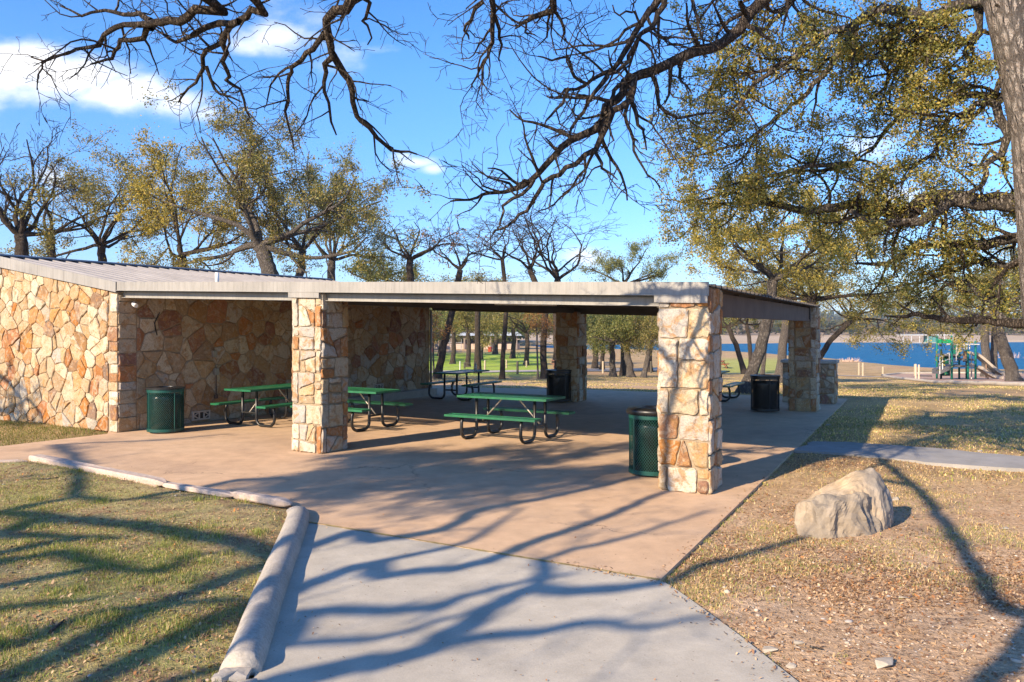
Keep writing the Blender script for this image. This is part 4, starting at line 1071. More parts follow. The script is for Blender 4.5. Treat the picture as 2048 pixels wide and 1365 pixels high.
# teal play panel cut by the right edge
tp=empty('activity_board',hit(2046,768),'teal and pale green play panel on a dark post at the far right','play panel'); bpy.context.view_layer.update()
mb=MB(); a=pgp(1788,830,-4); mb.tube([Vector((a.x,a.y,T(a.x,a.y)-.1)),a],.07,8,DK); part(mb,'post',M['attr'],parent=tp)
mb=MB(); a=pgp(1805,1130,-4); b=pgp(1900,945,-4); mb.box((a.x,PD-4,a.z),(b.x,PD-3.9,b.z),col=(0.02,0.12,0.11)); part(mb,'panel',M['attr'],parent=tp)
mb=MB(); a=pgp(1800,940,-4); b=pgp(1880,825,-4); mb.box((a.x,PD-3.95,a.z),(b.x,PD-3.9,b.z),col=(0.35,0.5,0.35)); part(mb,'upper_panel',M['attr'],parent=tp)
mb=MB(); mb.tube([pgp(1700,1000,-4),pgp(1780,990,-4)],.05,6,GRY); part(mb,'bar',M['attr'],parent=tp)
# ------------------------------------------------------------------ trees
OLIVE=[((0.201,0.197,0.060),5),((0.287,0.254,0.083),4),((0.116,0.121,0.040),4),((0.415,0.305,0.092),1.8),((0.317,0.254,0.127),2.4)]
GOLD=[((0.45,0.36,0.085),4),((0.33,0.29,0.08),4),((0.55,0.41,0.09),2.4),((0.18,0.185,0.055),2.4)]
GREENER=[((0.140,0.165,0.048),5),((0.207,0.216,0.063),4),((0.085,0.108,0.034),3),((0.305,0.267,0.081),2)]
SAGE=[((0.244,0.254,0.098),4),((0.189,0.210,0.081),4),((0.342,0.318,0.127),3),((0.122,0.146,0.052),2)]
RUST=[((0.42,0.20,0.07),4),((0.33,0.16,0.06),3),((0.5,0.27,0.10),2)]
def rotv(v,ax,a): return Matrix.Rotation(a,3,ax)@v
def at_t(pts,rads,t):
    k=t*(len(pts)-1); i=min(int(k),len(pts)-2); f=k-i
    return pts[i].lerp(pts[i+1],f), rads[i]*(1-f)+rads[i+1]*f, (pts[i+1]-pts[i]).normalized()
def wander(p,d,L,n,rng,gn,up):
    pts=[p.copy()]; st=L/n
    for i in range(n):
        d=(d+Vector((rng.gauss(0,gn),rng.gauss(0,gn),rng.gauss(0,gn)+up))).normalized(); p=p+d*st; pts.append(p)
    return pts
def sprout(out,pts,rads,rng,lev,cfg,t0=0.15):
    """side branches along a limb, level by level; out collects (points, radii, level)"""
    if lev>=len(cfg['len']): return
    L=sum((pts[i+1]-pts[i]).length for i in range(len(pts)-1)); n=cfg['dens'][lev]*L; n=int(n)+(rng.random()<n-int(n))
    if lev>0 or cfg.get('tip',True): n=max(n,2)
    for c in range(n):
        t=t0+(1-t0)*(c+rng.random())/n; t=min(t,0.999); p,r,d=at_t(pts,rads,t)
        ax=d.orthogonal().normalized(); ax=rotv(ax,d,rng.uniform(0,2*math.pi)); a=math.radians(rng.uniform(*cfg.get('ang',(32,72))))*(0.55 if t>0.93 else 1)
        cd=rotv(d,ax,a); l=cfg['len'][lev]*rng.uniform(0.45,1.25)*(1.1-0.45*t); cr=max(cfg['rmin'],min(r*0.62,cfg['rad'][lev]*rng.uniform(.7,1.1)))
        k=max(3,int(l/cfg['seg'][lev])); q=wander(p,cd,l,k,rng,cfg['gn'],cfg['up'])
        rr=[max(cfg['rmin']*.8,cr*(1-0.65*i/k)) for i in range(k+1)]
        out.append((q,rr,lev+1)); sprout(out,q,rr,rng,lev+1,cfg,0.2)
def leaves_np(tips,N,size,pal,rng_seed,sig,asp=0.48,spray=20):
    rs=np.random.RandomState(rng_seed); tips=np.asarray(tips,float)
    # leaves gather in sprays of about a dozen at the twig ends
    K=max(1,N//spray); ctr=rs.randint(0,len(tips),K); idx=ctr[rs.randint(0,K,N)]
    c=tips[idx]+rs.normal(0,1,(N,3))*sig*rs.uniform(.35,1.25,(N,1))
    nrm=rs.normal(0,1,(N,3)); nrm/=np.linalg.norm(nrm,axis=1)[:,None]
    a=np.cross(nrm,rs.normal(0,1,(N,3))); a/=np.linalg.norm(a,axis=1)[:,None]; b=np.cross(nrm,a)
    s=size*rs.uniform(0.6,1.35,N)[:,None]
    la=a*s*0.5; lb=b*s*0.5*asp; bend=nrm*s*0.10
    v=np.stack([c-la,c+lb-bend*.5,c+la,c-lb-bend*.5],1).reshape(-1,3)
    f=np.arange(N*4).reshape(-1,4)
    w=np.array([q[1] for q in pal],float); w/=w.sum(); ci=rs.choice(len(pal),N,p=w); pc=np.array([q[0] for q in pal])[ci]
    # neighbouring leaves share a tint so that the crown has lighter and darker sprays
    k=0.72+0.5*np.modf(np.abs(np.sin(idx*12.9898)*43758.5))[0]
    pc=pc*k[:,None]*rs.uniform(0.85,1.15,(N,1))
    return v,f,pc
def wood_np(br,minlev,maxlev,sides):
    mb=MB()
    for q,rr,lev in br:
        if minlev<=lev<=maxlev: mb.tube(q,rr,sides[min(lev,len(sides)-1)],cap=False)
    return mb
def crown_obj(name,mbw,L,mats,parent):
    """twigs and leaves as one mesh"""
    wv=np.array(mbw.v,float).reshape(-1,3); wf=np.array(mbw.f,int).reshape(-1,4)
    if L is None:
        return build(mbw,name,mats[0],parent)
    v,f,c=L
    V_=np.vstack([wv,v]); F_=np.vstack([wf,f+len(wv)]); C_=np.vstack([np.ones((len(wf),3)),c]); mi=np.r_[np.zeros(len(wf)),np.ones(len(f))]
    return build_np(name,V_,F_,C_,mats,parent,mi)
SPEC_OAK=dict(len=[0.42,0.24,0.13,0.07],dens=[7,11,16,20],rad=[.03,.014,.006,.003],seg=[.06,.045,.035,.03],rmin=.0016,gn=.20,up=.03,ang=(28,68))
def tree(name,label,cat,group,trunk,tr,cw,ch,seed,leafN,lsize,pal,bark,limbs=5,elev=(15,65),levs=3,sig=None,base_lim=0.45,low=0.0,gn=.2,up=.035,flat=1.0,center=None,tipN=None,twig=1.0):
    fine=(group=='oaks behind the stone building')
    if fine: twig=max(twig,2.3)
    """trunk: world points from the ground to the fork; the crown is grown from the fork and fitted to cw x ch metres"""
    rng=random.Random(seed); trunk=[Vector(p) for p in trunk]; fork=trunk[-1]
    br=[]; cfg=dict(SPEC_OAK); cfg['gn']=gn; cfg['up']=up; cfg['len']=cfg['len'][:levs]; cfg['dens']=[d*0.75 for d in cfg['dens']]
    az=rng.uniform(0,6.28)
    for i in range(limbs):
        az+=2*math.pi/limbs+rng.uniform(-.4,.4); el=math.radians(rng.uniform(*elev)) if i else math.radians(78)
        d=Vector((math.cos(az)*math.cos(el),math.sin(az)*math.cos(el),math.sin(el)))
        L=rng.uniform(.7,1.0); n=10; q=wander(Vector((0,0,0)),d,L,n,rng,gn*.8,up)
        rr=[.055*(1-.80*(k/n)**.7)*rng.uniform(.8,1.1) for k in range(n+1)]
        br.append((q,rr,0)); sprout(br,q,rr,rng,0,cfg,0.22)
    allp=np.array([tuple(p) for q,_,_ in br for p in q]); px_=np.percentile(np.abs(allp[:,0]),96); zz=np.percentile(allp[:,2],99); 
    sx=cw*0.5/px_; sz=ch/zz; rs=tr[1]/.055*.62
    out=[]
    for q,rr,l in br:
        q2=[fork+Vector((p.x*sx,p.y*sx*flat,p.z*sz)) for p in q]
        out.append((q2,[max(0.004*twig,r*rs*(1.0 if l<2 else .8)) for r in rr],l))
    root=empty(name,trunk[0],label,cat,group); bpy.context.view_layer.update()
    mb=MB(); n=len(trunk)
    # smooth trunk path
    tp=[];rd=[]
    for i in range(n-1):
        for m in range(5):
            t=m/5; tp.append(trunk[i].lerp(trunk[i+1],t)); u=(i+t)/(n-1); rd.append(tr[0]*(1-u)+tr[1]*1.15*u)
    tp.append(trunk[-1]); rd.append(tr[1]*1.1)
    for i in range(len(tp)):
        tp[i]=tp[i]+Vector((noise.noise(Vector((i*.5,seed,0))),noise.noise(Vector((i*.5,seed,9))),0))*tr[0]*.35*min(1,i/3)
        rd[i]*=1+.10*noise.noise(Vector((i*.7,seed,4)))
    rd[0]*=1.5; 
    if len(rd)>2: rd[1]*=1.15
    tp.insert(0,tp[0]-Vector((0,0,.3))); rd.insert(0,rd[0]*1.1)
    mb.tube(tp,rd,9)
    for q,rr,l in out:
        if l<=1: mb.tube(q,rr,6 if l==0 else 4,cap=False)
    part(mb,'trunk',M[bark],parent=root,smooth_shade=True)
    tw=wood_np(out,2,9,[3,3,3])
    tips=[tuple(p) for q,_,l in out if l>=2 for p in q[-2:]]
    L=None
    if leafN: L=leaves_np(tips,int(leafN*(1.12 if fine else 1.6)),lsize*0.9,pal,seed,sig or lsize*1.7)
    o=crown_obj('crown',tw,L,[M[bark],M['leaf']],None); o.parent=root; o.matrix_parent_inverse=root.matrix_world.inverted()
    return root
def P3(px,py,d): return W(px,py,d)
def base(px,d):
    p=at_depth(px,d); return p
def tp_(pxs,d):
    """trunk points: first entry on the ground"""
    p=[base(pxs[0][0],d)]; p+=[W(x,y,d) for x,y in pxs[1:]]; return p
GL='oaks behind the stone building'; GO='oaks seen under the pavilion roof'; GB='bare trees above the pavilion roof'; GR='oaks between the pavilion and the lake'
def t_(name,label,group,pxs,d,wpx,cwpx,chpx,seed,leafN,lsz,pal,bark='bark',cat='oak tree',**kw):
    s=d/F; return tree(name,label,cat,group,tp_(pxs,d),(wpx*s*.5,wpx*s*.36),cwpx*s,chpx*s,seed,leafN,lsz,pal,bark,**kw)
# left, behind the building
t_('bare_oak','tall dark leafless oak at the far left above the stone building',GL,[(45,800),(48,560),(40,470)],34,28,260,225,3,0,0,None,'bark_dark',levs=4,elev=(0,70),up=.04,limbs=9,gn=.26,twig=2.4)
t_('bare_oak','smaller dark oak with sparse leaves between the leafless oak and the big golden oak',GL,[(95,800),(105,520),(100,470)],40,18,330,180,5,6000,.11,OLIVE,'bark_dark',levs=4,elev=(0,60),limbs=6,twig=1.6)
t_('live_oak','low olive-green oak left of the big golden oak behind the roof',GL,[(210,800),(205,520),(202,490)],37,18,340,190,8,16000,.12,OLIVE,'bark_dark',levs=4,elev=(-15,60),limbs=8)
t_('live_oak','largest golden-olive oak with a leaning forked trunk above the ridge of the roof',GL,[(548,820),(545,560),(532,520),(520,490)],31,34,540,275,26,27000,.105,OLIVE,'bark',levs=4,elev=(-22,72),limbs=10,gn=.24)
t_('live_oak','oak with a thin upright trunk right of the largest golden oak',GL,[(600,820),(598,560),(606,500)],33,18,270,250,14,15000,.105,OLIVE,'bark',levs=4,elev=(-15,75),limbs=8,up=.05)
t_('live_oak','rounded oak filling in behind the left limb of the largest golden oak',GL,[(370,820),(365,560),(362,510)],35,22,360,225,17,19000,.11,GOLD,'bark_dark',levs=4,elev=(-5,70),limbs=7)
t_('live_oak','tall grey-green oak rising behind the right side of the largest golden oak',GL,[(660,800),(662,560),(664,520)],40,18,250,215,181,13000,.11,SAGE,'bark',levs=4,elev=(-10,72),limbs=8)
t_('live_oak','small dark green oak just right of the big oaks, above the roof fascia',GL,[(735,800),(735,600),(738,560)],46,14,150,60,27,4200,.13,GREENER,'bark_dark',levs=3,elev=(-5,70),limbs=6)
t_('live_oak','small olive oak low over the fascia beside the twisted bare tree',GL,[(800,800),(800,600),(800,570)],52,12,120,40,28,3000,.14,OLIVE,'bark_dark',levs=3,elev=(-5,70),limbs=6)
t_('live_oak','low olive oak just above the middle of the front fascia',GL,[(955,800),(955,600),(950,575)],60,12,150,30,29,2600,.16,OLIVE,'bark_dark',levs=3,elev=(-5,70),limbs=6)
# leafless above the roof
t_('bare_tree','twisted bare tree with spreading crooked arms left of the roof centre',GB,[(820,800),(822,600),(820,520)],40,17,240,92,31,0,0,None,'bark_dark',levs=4,elev=(0,60),limbs=6,gn=.3,twig=2.6)
# trees whose trunks show under the roof
t_('leaning_oak','leaning oak with a few rust leaves, seen under the roof right of the wall end',GO,[(874,757),(888,690),(905,620),(920,540)],46,15,150,100,33,350,.13,RUST,'bark_dark',levs=4,elev=(20,75),limbs=5,up=.05,gn=.26,twig=2.4)
t_('leaning_oak','straight slim oak trunk standing in the middle of the rear opening',GO,[(1004,757),(1007,690),(1013,620),(1005,520)],47,10,200,110,35,0,0,None,'bark_dark',levs=4,elev=(10,75),limbs=6,up=.03,gn=.27,twig=2.6)
t_('leaning_oak','oak trunk with a clump of orange leaves, left of the shaded rear column',GO,[(1089,758),(1086,690),(1092,620),(1060,540)],48,14,210,125,37,0,0,None,'bark_dark',levs=4,elev=(10,80),limbs=6,gn=.26,twig=2.6)
t_('bare_tree','multi-stemmed bare tree above the roof right of centre',GB,[(1120,760),(1112,640),(1115,560)],50,17,230,150,41,0,0,None,'bark_dark',levs=4,elev=(30,85),limbs=7,up=.05,gn=.26,twig=2.6)
def sprays(label,spots,N,sz,pal,seed,group,cat='foliage'):
    pass
# orange leaf clumps held on the trunks: small saplings in front of them
t_('sapling','young orange-leaved sapling against the oak left of the rear column',GO,[(1076,754),(1074,690),(1074,668)],46.5,4,52,48,43,900,.10,RUST,'bark',levs=3,elev=(0,70),limbs=5,cat='sapling')
t_('sapling','young rust-leaved sapling by the leaning oak at the wall end',GO,[(868,752),(866,690),(866,668)],44.5,4,60,52,44,700,.10,RUST,'bark',levs=3,elev=(0,70),limbs=5,cat='sapling')
# beyond the road, left opening
far_l=[(905,712,90,105,66,GREENER,'live_oak','dark oak beyond the far lawn, left of the middle trunk'),(960,707,105,110,66,OLIVE,'live_oak','round oak before the distant shelter, left of the slim trunk'),(1025,704,110,110,64,SAGE,'live_oak','pale oak right of the slim middle trunk'),
 (1052,712,84,120,72,OLIVE,'live_oak','oak with a thick dark forked trunk beside the green distant table'),(1110,712,90,110,70,GREENER,'live_oak','dark oak just left of the shaded rear column'),(880,704,120,90,60,OLIVE,'live_oak','small distant oak at the end of the wall'),(990,700,130,80,55,SAGE,'live_oak','small distant oak behind the slim middle trunk'),(935,712,80,80,70,OLIVE,'live_oak','rounded oak behind the rear dark table')]
for k,(px,py,d,cw,ch,pal,nm,lb) in enumerate(far_l):
    t_(nm,lb,GO,[(px,py),(px+3,py-24),(px+1,py-46)],d,10,cw,ch*.9,60+k,4600,.0021*d,pal,'bark_dark',levs=3,elev=(8,70),limbs=7,sig=.0042*d)
# cluster right of the rear column
cl=[(1190,738,75,12,95,'bark_dark','thin dark oak hard against the rear column'),(1204,736,72,9,90,'bark_dark','slim oak second from the rear column'),(1226,748,52,13,115,'bark','oak with a low horizontal arm, centre of the right opening'),
 (1262,752,50,15,120,'bark','thickest trunk of the grove in the right opening'),(1287,753,49,11,100,'bark','slanting oak at the right side of the grove'),(1248,738,78,11,105,'bark_dark','dark crooked oak at the back of the grove'),(1300,741,70,10,100,'bark_dark','dark oak hidden partly by the nearest column'),(1168,742,66,10,100,'bark_dark','oak largely hidden by the rear column')]
for k,(px,py,d,w,cw,bk,lb) in enumerate(cl):
    r_=random.Random(k+5); lx=r_.uniform(-8,8)
    if k==4: lx=16
    if k==3: lx=-12
    t_('live_oak',lb,'grove of low oaks in the right opening',[(px,py),(px+lx*.5,py-36),(px+lx,py-66)],d,w,cw,62,90+k,5600,.0023*d,(OLIVE,GREENER,SAGE,GREENER)[k%4],bk,levs=3,elev=(-18,65),limbs=7,sig=.0042*d)
t_('live_oak','mid-distance oak whose rounded crown shows over the roof near its right end',GO,[(1250,760),(1248,620),(1250,570)],56,16,185,85,113,9000,.12,SAGE,'bark_dark',levs=4,elev=(-8,65),limbs=7)
# right of the nearest column
t_('live_oak','big oak with a thick tan trunk leaning right behind the far right trash can',GR,[(1487,788),(1512,725),(1530,665),(1538,610),(1548,560)],24.5,24,400,190,121,24000,.082,GOLD,'bark',levs=4,elev=(-18,60),limbs=9,gn=.22)
t_('live_oak','left-leaning mottled oak on the green bank right of the nearest column',GR,[(1490,736),(1472,690),(1456,655)],66,11,150,60,123,5200,.14,SAGE,'bark_dark',levs=3,elev=(-10,65),limbs=6)
t_('live_oak','dark upright oak behind the thick leaning trunk',GR,[(1502,737),(1500,690),(1494,650)],60,9,120,60,125,4200,.13,OLIVE,'bark_dark',levs=3,elev=(-10,70),limbs=6)
t_('live_oak','slender oak right of the thick leaning trunk',GR,[(1524,745),(1530,690),(1545,640)],46,9,140,90,127,5200,.10,OLIVE,'bark',levs=3,elev=(0,70),limbs=6)
t_('live_oak','pale thick-stemmed oak just left of the far right column',GR,[(1558,745),(1566,690),(1575,630)],44,19,180,110,129,6500,.10,OLIVE,'bark',levs=3,elev=(-5,70),limbs=7)
t_('live_oak','oak with a curved dark limb rising right of the far right column',GR,[(1622,760),(1636,722),(1662,680),(1704,640)],36,12,260,100,131,9500,.085,GOLD,'bark_dark',levs=4,elev=(-22,55),limbs=8,up=.0)
t_('live_oak','broad oak above and behind the far right column',GR,[(1592,770),(1600,680),(1625,600)],30,22,330,130,137,13500,.085,OLIVE,'bark_dark',levs=4,elev=(-18,60),limbs=9)
t_('live_oak','pale-trunked oak behind the slides of the play structure',GR,[(1973,740),(1971,690),(1967,640)],60,17,260,110,141,9000,.13,OLIVE,'bark',levs=4,elev=(-8,60),limbs=7)
t_('live_oak','second pale trunk standing close behind the slides',GR,[(1987,741),(1988,690),(1992,640)],61,14,220,110,143,7000,.13,GREENER,'bark',levs=4,elev=(-8,65),limbs=6)
t_('live_oak','leaning oak in front of the slide ends near the right edge',GR,[(2028,769),(2016,720),(1998,670),(1990,630)],46,25,330,130,145,12500,.10,OLIVE,'bark',levs=4,elev=(-12,60),limbs=8)
t_('live_oak','oak crown filling the gap right of the playground trees',GR,[(2090,770),(2085,690),(2070,600)],38,20,300,140,149,9000,.10,OLIVE,'bark_dark',levs=4,elev=(-15,60),limbs=8)
t_('live_oak','dense oak crown under the long horizontal limb, left of the near trunk',GR,[(1800,770),(1795,650),(1790,560)],34,16,360,95,151,13000,.085,OLIVE,'bark_dark',levs=4,elev=(-6,50),limbs=9) if False else None

# ------------------------------------------------------------------ the two near oaks, limbs followed from the place
TW=dict(len=[.72,.36,.17],dens=[3.5,6.4,8.0],rad=[.012,.0055,.0034],seg=[.09,.06,.05],rmin=.0030,gn=.26,up=-.02,ang=(30,75))
TL=dict(len=[.95,.45,.22],dens=[3.8,6.0,7.0],rad=[.030,.012,.006],seg=[.09,.07,.05],rmin=.0035,gn=.22,up=.0,ang=(30,75))
RP=.125
def limb(pxs,d0,d1,r0,r1,rng,pre=(),post=(),wob=.012,rp=None):
    RQ=rp or RP
    n=len(pxs); pts=[]
    for i,(x,y) in enumerate(pxs):
        d=d0+(d1-d0)*i/(n-1); pts.append(W(x,y,d))
    pts=[Vector(p) for p in pre]+pts
    # resample smoothly
    res=[]; m=len(pts)
    for i in range(m-1):
        p0=pts[max(i-1,0)];p1=pts[i];p2=pts[i+1];p3=pts[min(i+2,m-1)]; k=max(2,int((p2-p1).length/.14))
        for j in range(k):
            t=j/k; q=0.5*((2*p1)+(-p0+p2)*t+(2*p0-5*p1+4*p2-p3)*t*t+(-p0+3*p1-3*p2+p3)*t*t*t)
            res.append(q+Vector((rng.gauss(0,wob),rng.gauss(0,wob),rng.gauss(0,wob))))
    res.append(pts[-1]); N=len(res)
    cut=0
    if pre:
        pt=Vector(W(pxs[0][0],pxs[0][1],d0)); cut=min(range(N),key=lambda i:(res[i]-pt).length)
    def rad_(i):
        if i<cut: return RQ+(r0-RQ)*(i/cut)**0.8
        u=1-(i-cut)/max(1,N-1-cut); return r0*u**.85+r1*(1-u**.85)
    rr=[rad_(i)*(1+.16*noise.noise(res[i]*4.3)) for i in range(N)]
    return res,rr
def near_tree(name,label,trunk,limbs_,cfg,bark,leafN=0,lsize=.04,pal=None,seed=1,leaf_from=0,sig=.06,tmb=None,sides=(9,5,4,3)):
    rng=random.Random(seed); root=empty(name,trunk[0][0],label,'oak tree'); bpy.context.view_layer.update()
    # every limb springs from the nearest wood already placed
    pool=[(Vector(p),r) for p,r in zip(*trunk)]; lb=[]
    for q,rr,opt in limbs_:
        s=Vector(q[0]); bp_,br_=min(pool,key=lambda a:(a[0]-s).length); g=(bp_-s).length
        if g>.12:
            k=max(2,int(g/.25)); mid=bp_.lerp(s,.5)+Vector((rng.gauss(0,.10),rng.gauss(0,.10),.10))*min(1.5,g)
            brd=[]; 
            for i in range(k):
                t=i/k; brd.append((bp_*(1-t)**2+mid*2*t*(1-t)+s*t*t)+Vector((rng.gauss(0,.015),rng.gauss(0,.015),rng.gauss(0,.015))))
            r0=max(rr[0],min(br_*.7,rr[0]*1.25)); q=brd+list(q); rr=[r0*(1-i/k)+rr[0]*i/k for i in range(k)]+list(rr)
        lb.append((q,rr,opt)); pool+=list(zip([Vector(p) for p in q],rr))
    limbs_=lb
    mb=MB(); mb.tube(trunk[0],trunk[1],20); tw=[]; tips=[]
    for q,rr,opt in limbs_:
        mb.tube(q,rr,sides[0],cap=False,mat=2 if (isinstance(bark,tuple) and opt.get('leaf')) else (1 if isinstance(bark,tuple) else 0)); br=[]
        c=dict(cfg); c['dens']=[x*opt.get('k',1) for x in cfg['dens']]; c['len']=[x*opt.get('l',1) for x in cfg['len']]; c['up']=opt.get('up',cfg['up'])
        sprout(br,q,rr,rng,0,c,opt.get('t0',.15)); tw+=br
        if opt.get('leaf'):
            tt=[tuple(p) for b,_,l in br if l>=2 for p in b[-2:]]
            w=opt['leaf']; tips+= tt if w>=1 else rng.sample(tt,int(len(tt)*w))
    part(mb,'trunk',M[bark] if not isinstance(bark,tuple) else [M[bark[0]],M[bark[1]],M['bark']],parent=root,smooth_shade=True)
    b2=bark if not isinstance(bark,tuple) else bark[1]
    if leafN:
        mb2=wood_np(tw,1,9,[5,5,4,3]); L=leaves_np(tips,leafN,lsize,pal,seed,sig)
        o=crown_obj('crown',mb2,L,[M[b2],M['leaf']],None); o.parent=root; o.matrix_parent_inverse=root.matrix_world.inverted()
    else:
        o=build(wood_np(tw,1,9,[5,5,4,3]),'twigs',M[b2],None,smooth_shade=True); o.parent=root; o.matrix_parent_inverse=root.matrix_world.inverted()
    return root
rg=random.Random(77)
# bare oak whose trunk stands behind and to the left of the camera
TB=Vector((-9.2,-6.0,0)); FK=Vector((-8.8,-5.4,3.2))
L=[]
SH=-SUNH*COT
def over(pxs,h0,h1):
    n=len(pxs); return [G(x,y)+SH*(h0+(h1-h0)*i/(n-1))+Vector((0,0,h0+(h1-h0)*i/(n-1))) for i,(x,y) in enumerate(pxs)]
PRE_A=[FK]+over([(600,1175),(776,1151),(952,1127),(1069,1084),(1225,1030),(1323,987),(1430,955),(1560,925)],4.5,5.0)
PRE_B=[FK]+over([(600,1100),(756,1080),(893,1057),(952,1022),(1069,1000),(1205,971),(1350,935)],4.6,5.0)
PRE_C=[FK,(-6.6,-4.6,4.2)]+over([(2048,1290),(1998,1215),(1941,1125),(1885,1040),(1828,972),(1772,930),(1741,907)],4.6,5.1)
def A(pxs,d0,d1,r0,r1,pre=(),**o):
    q,rr=limb(pxs,d0,d1,r0,r1,rg,pre,rp=o.get('rp')); L.append((q,rr,o))
A([(513,0),(505,21),(480,41),(451,66),(443,86),(410,98),(410,135),(394,152),(377,176),(357,205)],6.2,7.4,.034,.008,pre=PRE_A,t0=.25,k=.75)
A([(447,70),(451,107),(455,144),(455,164),(480,181),(492,217),(492,245)],6.6,7.2,.026,.006)
A([(410,135),(423,164),(443,189),(484,205)],6.9,7.1,.018,.006)
A([(480,43),(443,45),(390,66),(369,82),(340,80),(310,58)],6.4,7.4,.03,.008)
A([(423,0),(390,21),(361,41),(320,43),(304,45),(246,51),(222,62),(197,86),(185,98),(135,107),(90,119),(62,115)],6.4,7.6,.040,.006,pre=PRE_B,t0=.3,k=.75)
A([(304,50),(279,74),(246,82),(230,103),(213,123),(181,129)],6.9,7.3,.03,.007)
A([(304,41),(279,33),(246,25),(205,23),(164,29),(120,12)],6.9,7.5,.026,.007)
A([(135,107),(90,123),(78,148),(74,180)],7.3,7.5,.012,.005)
A([(708,0),(675,21),(654,42),(654,75),(667,109),(688,142),(704,180),(713,230),(738,259),(771,288),(800,301),(834,309)],6.6,7.8,.046,.008,pre=PRE_C,t0=.4,k=.75)
A([(652,62),(636,86),(616,107),(587,131),(579,156),(574,185),(574,222),(583,263),(587,295)],6.9,7.5,.028,.006)
A([(673,111),(652,131),(648,164),(657,205),(673,271)],7.0,7.4,.03,.007)
A([(587,131),(560,150),(540,170),(533,210)],7.2,7.4,.014,.005)
A([(735,0),(737,25),(728,45),(745,60),(735,90)],6.7,7.0,.018,.006)
A([(984,0),(984,29),(982,67),(984,96),(967,125),(951,155),(944,180)],6.8,7.4,.026,.005,pre=[(-2.4,3.3,5.2),(-1.0,5.2,5.5),(-.3,6.2,5.2)],t0=.4,rp=.05)
A([(984,25),(997,58),(1001,92),(997,121)],6.9,7.2,.02,.006)
A([(959,2),(938,33),(930,63),(938,79)],6.9,7.2,.02,.006)
A([(1101,-5),(1101,21),(1068,33),(1043,46),(1030,58)],6.9,7.3,.035,.006,pre=[(-1.0,5.2,5.5),(-.1,6.2,5.4)],t0=.5,rp=.04)
A([(1105,15),(1118,42),(1130,67),(1122,84)],7.0,7.2,.018,.005)
# limbs over and behind the camera whose shade falls across the walk, patio and lawn
SH=-SUNH*COT
def S(pxs,h0,h1,r0,r1,pre=(),**o):
    n=len(pxs); pts=[]
    for i,(x,y) in enumerate(pxs):
        h=h0+(h1-h0)*i/(n-1); g=G(x,y); pts.append(g+SH*h+Vector((0,0,h)))
    res=[Vector(p) for p in pre]+pts; N=[]
    for i in range(len(res)-1):
        k=max(2,int((res[i+1]-res[i]).length/.2))
        for j in range(k): N.append(res[i].lerp(res[i+1],j/k)+Vector((rg.gauss(0,.02),rg.gauss(0,.02),rg.gauss(0,.02))))
    N.append(res[-1]); n=len(N); rr=[1.05*(r0*(1-i/(n-1))+r1*i/(n-1))*(1+.2*noise.noise(N[i]*2)) for i in range(n)]
    L.append((N,rr,o))
S([(560,1365),(717,1334),(819,1311),(881,1287),(924,1248),(975,1217),(1022,1190),(1069,1174),(1147,1182),(1245,1178),(1315,1166),(1394,1129),(1470,1114),(1534,1095),(1602,1073)],4.4,5.4,.14,.05,pre=[FK],k=0.47,t0=.3)
S([(560,1290),(700,1280),(820,1262),(900,1235),(960,1215)],5.0,5.3,.05,.02,k=0.81,leaf=.3)
S([(1080,1120),(1150,1100),(1240,1080),(1330,1050),(1420,1020)],5.2,5.6,.05,.02,k=1.08,leaf=.4)
S([(1100,1260),(1220,1240),(1330,1250),(1430,1235)],5.0,5.3,.05,.02,k=1.08,leaf=.3)
S([(600,1225),(717,1216),(834,1221),(893,1213),(932,1190),(991,1174),(1069,1155),(1147,1147)],5.2,5.4,.07,.03,k=0.47)
S([(932,1084),(971,1065),(1010,1037),(1041,1018)],5.4,5.7,.05,.02,k=0.54)
def onwall(px,py):
    a=(px-1024)/F; k=(P0.x-a*P0.y)/(U.x-a*U.y); y=P0.y-k*U.y; return Vector((P0.x-k*U.x,y,E-(py-HY)/F*y))
SD=Vector((-SUNH.x*math.cos(SUN_EL),-SUNH.y*math.cos(SUN_EL),math.sin(SUN_EL)))
S([(0,1024),(75,1008),(158,993),(226,1001),(330,1000)],5.2,5.6,.09,.03,k=1.08,leaf=.5)
S([(0,1073),(94,1073),(181,1076),(260,1080)],5.2,5.4,.09,.03,k=0.81,leaf=.5)
S([(-200,1160),(0,1133),(75,1125),(143,1110),(226,1141),(340,1152),(415,1114),(509,1099)],4.8,5.4,.10,.03,k=1.08,leaf=.6)
S([(-300,1370),(0,1314),(75,1295),(170,1250),(245,1227),(340,1220),(453,1208),(502,1201)],4.4,5.0,.14,.04,pre=[FK],k=0.68,leaf=.3,t0=.4)
S([(-200,1220),(0,1224),(113,1216),(226,1201)],4.8,5.0,.08,.03,k=0.81,leaf=.5)
S([(480,960),(600,955),(740,945),(860,935),(980,940),(1080,925)],6.0,7.0,.09,.03,k=4.05,leaf=1)
S([(560,985),(680,975),(800,980),(920,965),(1040,975)],6.0,6.8,.08,.03,k=4.05,leaf=1)
S([(700,915),(860,915),(1000,900),(1150,905),(1250,895)],6.4,7.2,.05,.02,k=4.05,leaf=1)
S([(620,945),(760,935),(900,950),(1040,955),(1200,940)],6.2,7.0,.06,.02,k=4.05,leaf=1)
S([(880,1000),(1000,985),(1120,975),(1280,930)],6,6.6,.05,.02,k=2.97,leaf=1)
S([(100,890),(220,885),(330,880),(460,868)],6.6,7.2,.06,.02,k=1.22,leaf=.8)
trunk=([TB-Vector((0,0,.3)),TB,TB+Vector((.05,.1,.8)),TB+Vector((.2,.3,2.0)),FK,FK+Vector((.1,.3,.9))],[.6,.55,.42,.38,.36,.22])
